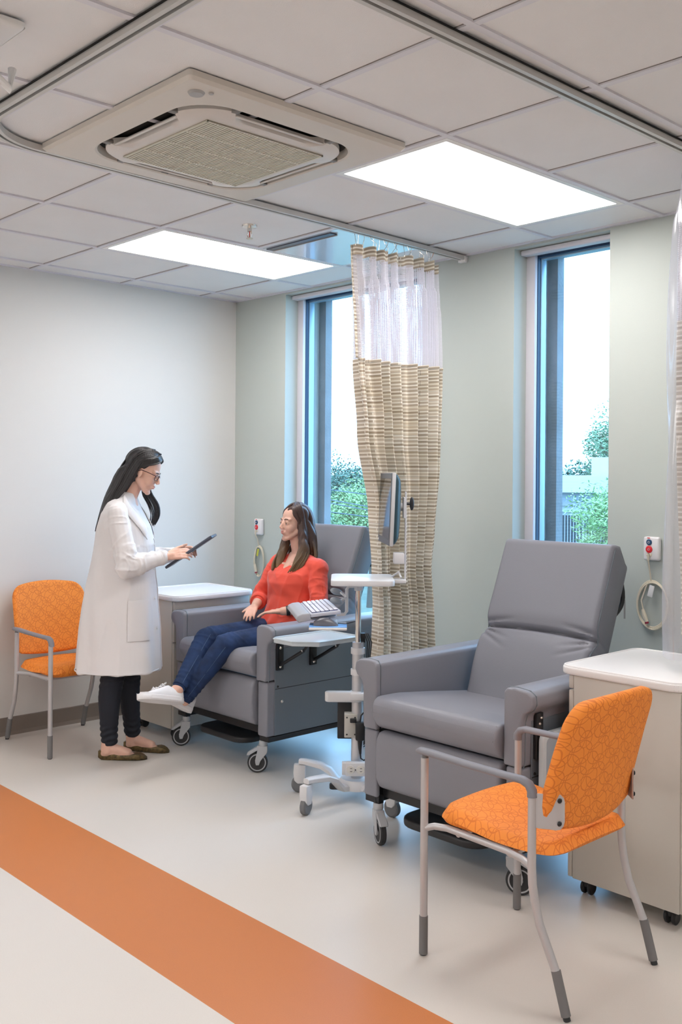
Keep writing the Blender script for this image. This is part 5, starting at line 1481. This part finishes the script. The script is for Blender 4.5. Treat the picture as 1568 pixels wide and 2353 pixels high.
# blouse
q = MB()
rw = [(.645,-.085,.150,.185), (.70,-.080,.150,.180), (.77,-.095,.130,.165), (.85,-.098,.122,.160), (.92,-.090,.126,.163), (.97,-.100,.115,.168), (1.015,-.122,.088,.165), (1.045,-.135,.070,.130), (1.062,-.142,.058,.085)]
q.loft([ering((c,0,z), hx, hy, 48, tilt=(-.0 if z < 1.0 else -.35*(z-.99)/.07)) for z, c, hx, hy in rw])
q.cap((-.140,.055,1.030), .050, Vector(S2N)+V(0,-.015,-.012), .052); q.cap((-.140,-.055,1.030), .050, Vector(S2F)+V(0,.015,-.012), .052)
q.cap(Vector(S2N)+V(0,-.05,-.010), .054, Vector(S2N)+V(0,0,-.012), .056); q.cap(Vector(S2F)+V(0,.05,0), .055, Vector(S2F)+V(0,0,-.012), .056)
q.cap(Vector(S2N)+V(0,-.004,-.012), .053, Vector(E2N)+V(0,0,.01), .054); q.cap(E2N, .051, lerp3(E2N, W2N, .18), .048)
q.cap(Vector(S2F)+V(0,0,-.01), .057, Vector(E2F)+V(0,0,.01), .052); q.cap(E2F, .050, lerp3(E2F, W2F, .42), .045)
def wr_b(co):
    f = .0035*noise.noise(Vector((co.x*8, co.y*8, co.z*5)))
    for s_, e_ in ((S2N, E2N), (S2F, E2F)):
        s_ = Vector(s_); e_ = Vector(e_); d = e_-s_; t_ = (co-s_).dot(d)/d.length_squared
        dist = (co-(s_+d*max(0, min(1.2, t_)))).length
        if dist < .08: f += .0060*(ridge(t_*4.4+co.x*9, co.y*9, co.z*8+co.x*9)-.3)*(1-dist/.1)*min(1, max(0, (t_+.02)/.25))
    # drag lines from the bust to the armpits and waist folds
    if co.x > -.09: f += .0035*math.sin(co.z*55+abs(co.y)*45)*math.exp(-((co.z-.86)/.10)**2)*min(1, abs(co.y)/.06)
    f += .005*math.exp(-((co.z-.70)/.05)**2)*math.sin(co.y*70+co.x*30)
    f += .0045*ridge(co.x*9, co.y*6+co.z*5, co.z*7-abs(co.y)*6)
    return f
bl2 = blob(q, 'blouse', red_m, p2, .0048, 4, .6, wr_b)
# turned V neckline and centre placket
q = MB(); nk = []
vpts = [(-.125,.075,1.075), (-.088,.058,1.052), (-.045,.030,1.010), (-.006,.0,.962), (-.045,-.030,1.010), (-.088,-.058,1.052), (-.125,-.075,1.075)]
patch('neck_skin', lambda u, v, h_: Vector((-.004-.125*v, (u-.5)*(.002+.115*v), .963+.118*v)).lerp(Vector((-.004-.085*v, (u-.5)*(.002+.115*v), .963+.118*v)), .55*math.sin(PI*u))+V(.004+h_, 0, .003+h_), 8, 8, .004, skin, p2)
for w_, e_, t_ in ((W2F, E2F, .43),):
    w_ = Vector(w_); e_ = Vector(e_); c = e_.lerp(w_, t_); d = (w_-e_).normalized(); q = MB(); q.tube([c-d*.01, c+d*.02, c+d*.028], [.050,.049,.044], 20); q.build('sleeve_cuff', red_m, bl2)
# watch
w_ = Vector(W2N); e_ = Vector(E2N); d = (w_-e_).normalized(); c = w_-d*.030
q = MB(); q.tube([c-d*.010, c+d*.010], [.0285,.0275], 24); q.build('wrist_band', mat('watch_black', (.02,.02,.022), .4), p2)
# hair: cap and two sides of long locks
def G_(x, y, z): return HM2 @ V(x*HS2, y*HS2, z*HS2)
q = MB()
t = MB(); t.ell((-.034*HS2,0,.050*HS2), (.102*HS2,.084*HS2,.088*HS2), (0,R(-22),0), 32, 20); q.merge(t.bm, HM2)
t = MB(); t.ell((-.045*HS2,0,-.01*HS2), (.070*HS2,.080*HS2,.10*HS2), None, 24, 16); q.merge(t.bm, HM2)
q.loft([ering((-.165,-.01,1.27), .055,.075), ering((-.178,-.0,1.18), .052,.088), ering((-.185,.0,1.10), .045,.092), ering((-.19,.0,1.04), .025,.08)])
for y in (1, -1):
    q.chain([G_(-.01,y*.072,.03), G_(-.015,y*.083,-.05), (-.10,y*.085,1.115), (-.065,y*.078,1.05), (-.035,y*.070,1.00)], [.022,.027,.028,.024,.012])
hair2 = blob(q, 'hair', hair_brn, p2, .0055, 5, .6, lambda co: .0024*math.sin(co.y*210+co.x*150+4*noise.noise(co*11)))
q = MB(); gp_ = []
for y in (1, -1):
    k_ = 1 if y > 0 else .0
    gp_.append(([G_(.020,.022,.132), G_(.056,.022+y*.045,.092), G_(.030,y*.082,.040), G_(-.004,y*.088,-.04), V(-.075,y*.100,1.10), V(-.020+.0*k_,y*.090,1.03), V(.005,y*.070,.985)],
               [G_(-.02,.018,.138), G_(.0,.02+y*.062,.118), G_(-.02,y*.090,.040), G_(-.03,y*.094,-.06), V(-.120,y*.110,1.10), V(-.080,y*.118,1.04), V(-.045,y*.105,.985)]))
    gp_.append(([G_(.0,.01,.138), G_(-.05,y*.05,.115), G_(-.08,y*.082,.04), G_(-.08,y*.090,-.06), V(-.160,y*.110,1.11), V(-.150,y*.125,1.06), V(-.125,y*.120,1.01)],
               [G_(-.05,.01,.135), G_(-.10,y*.03,.09), G_(-.12,y*.05,.02), G_(-.12,y*.06,-.06), V(-.205,y*.07,1.12), V(-.205,y*.08,1.07), V(-.195,y*.07,1.03)]))
locks(q, gp_, 240, .0044, .0012, .0018, rng, 5)
tag(q.build('hair_strands', hair_brn, hair2, angle=0), kind='stuff')
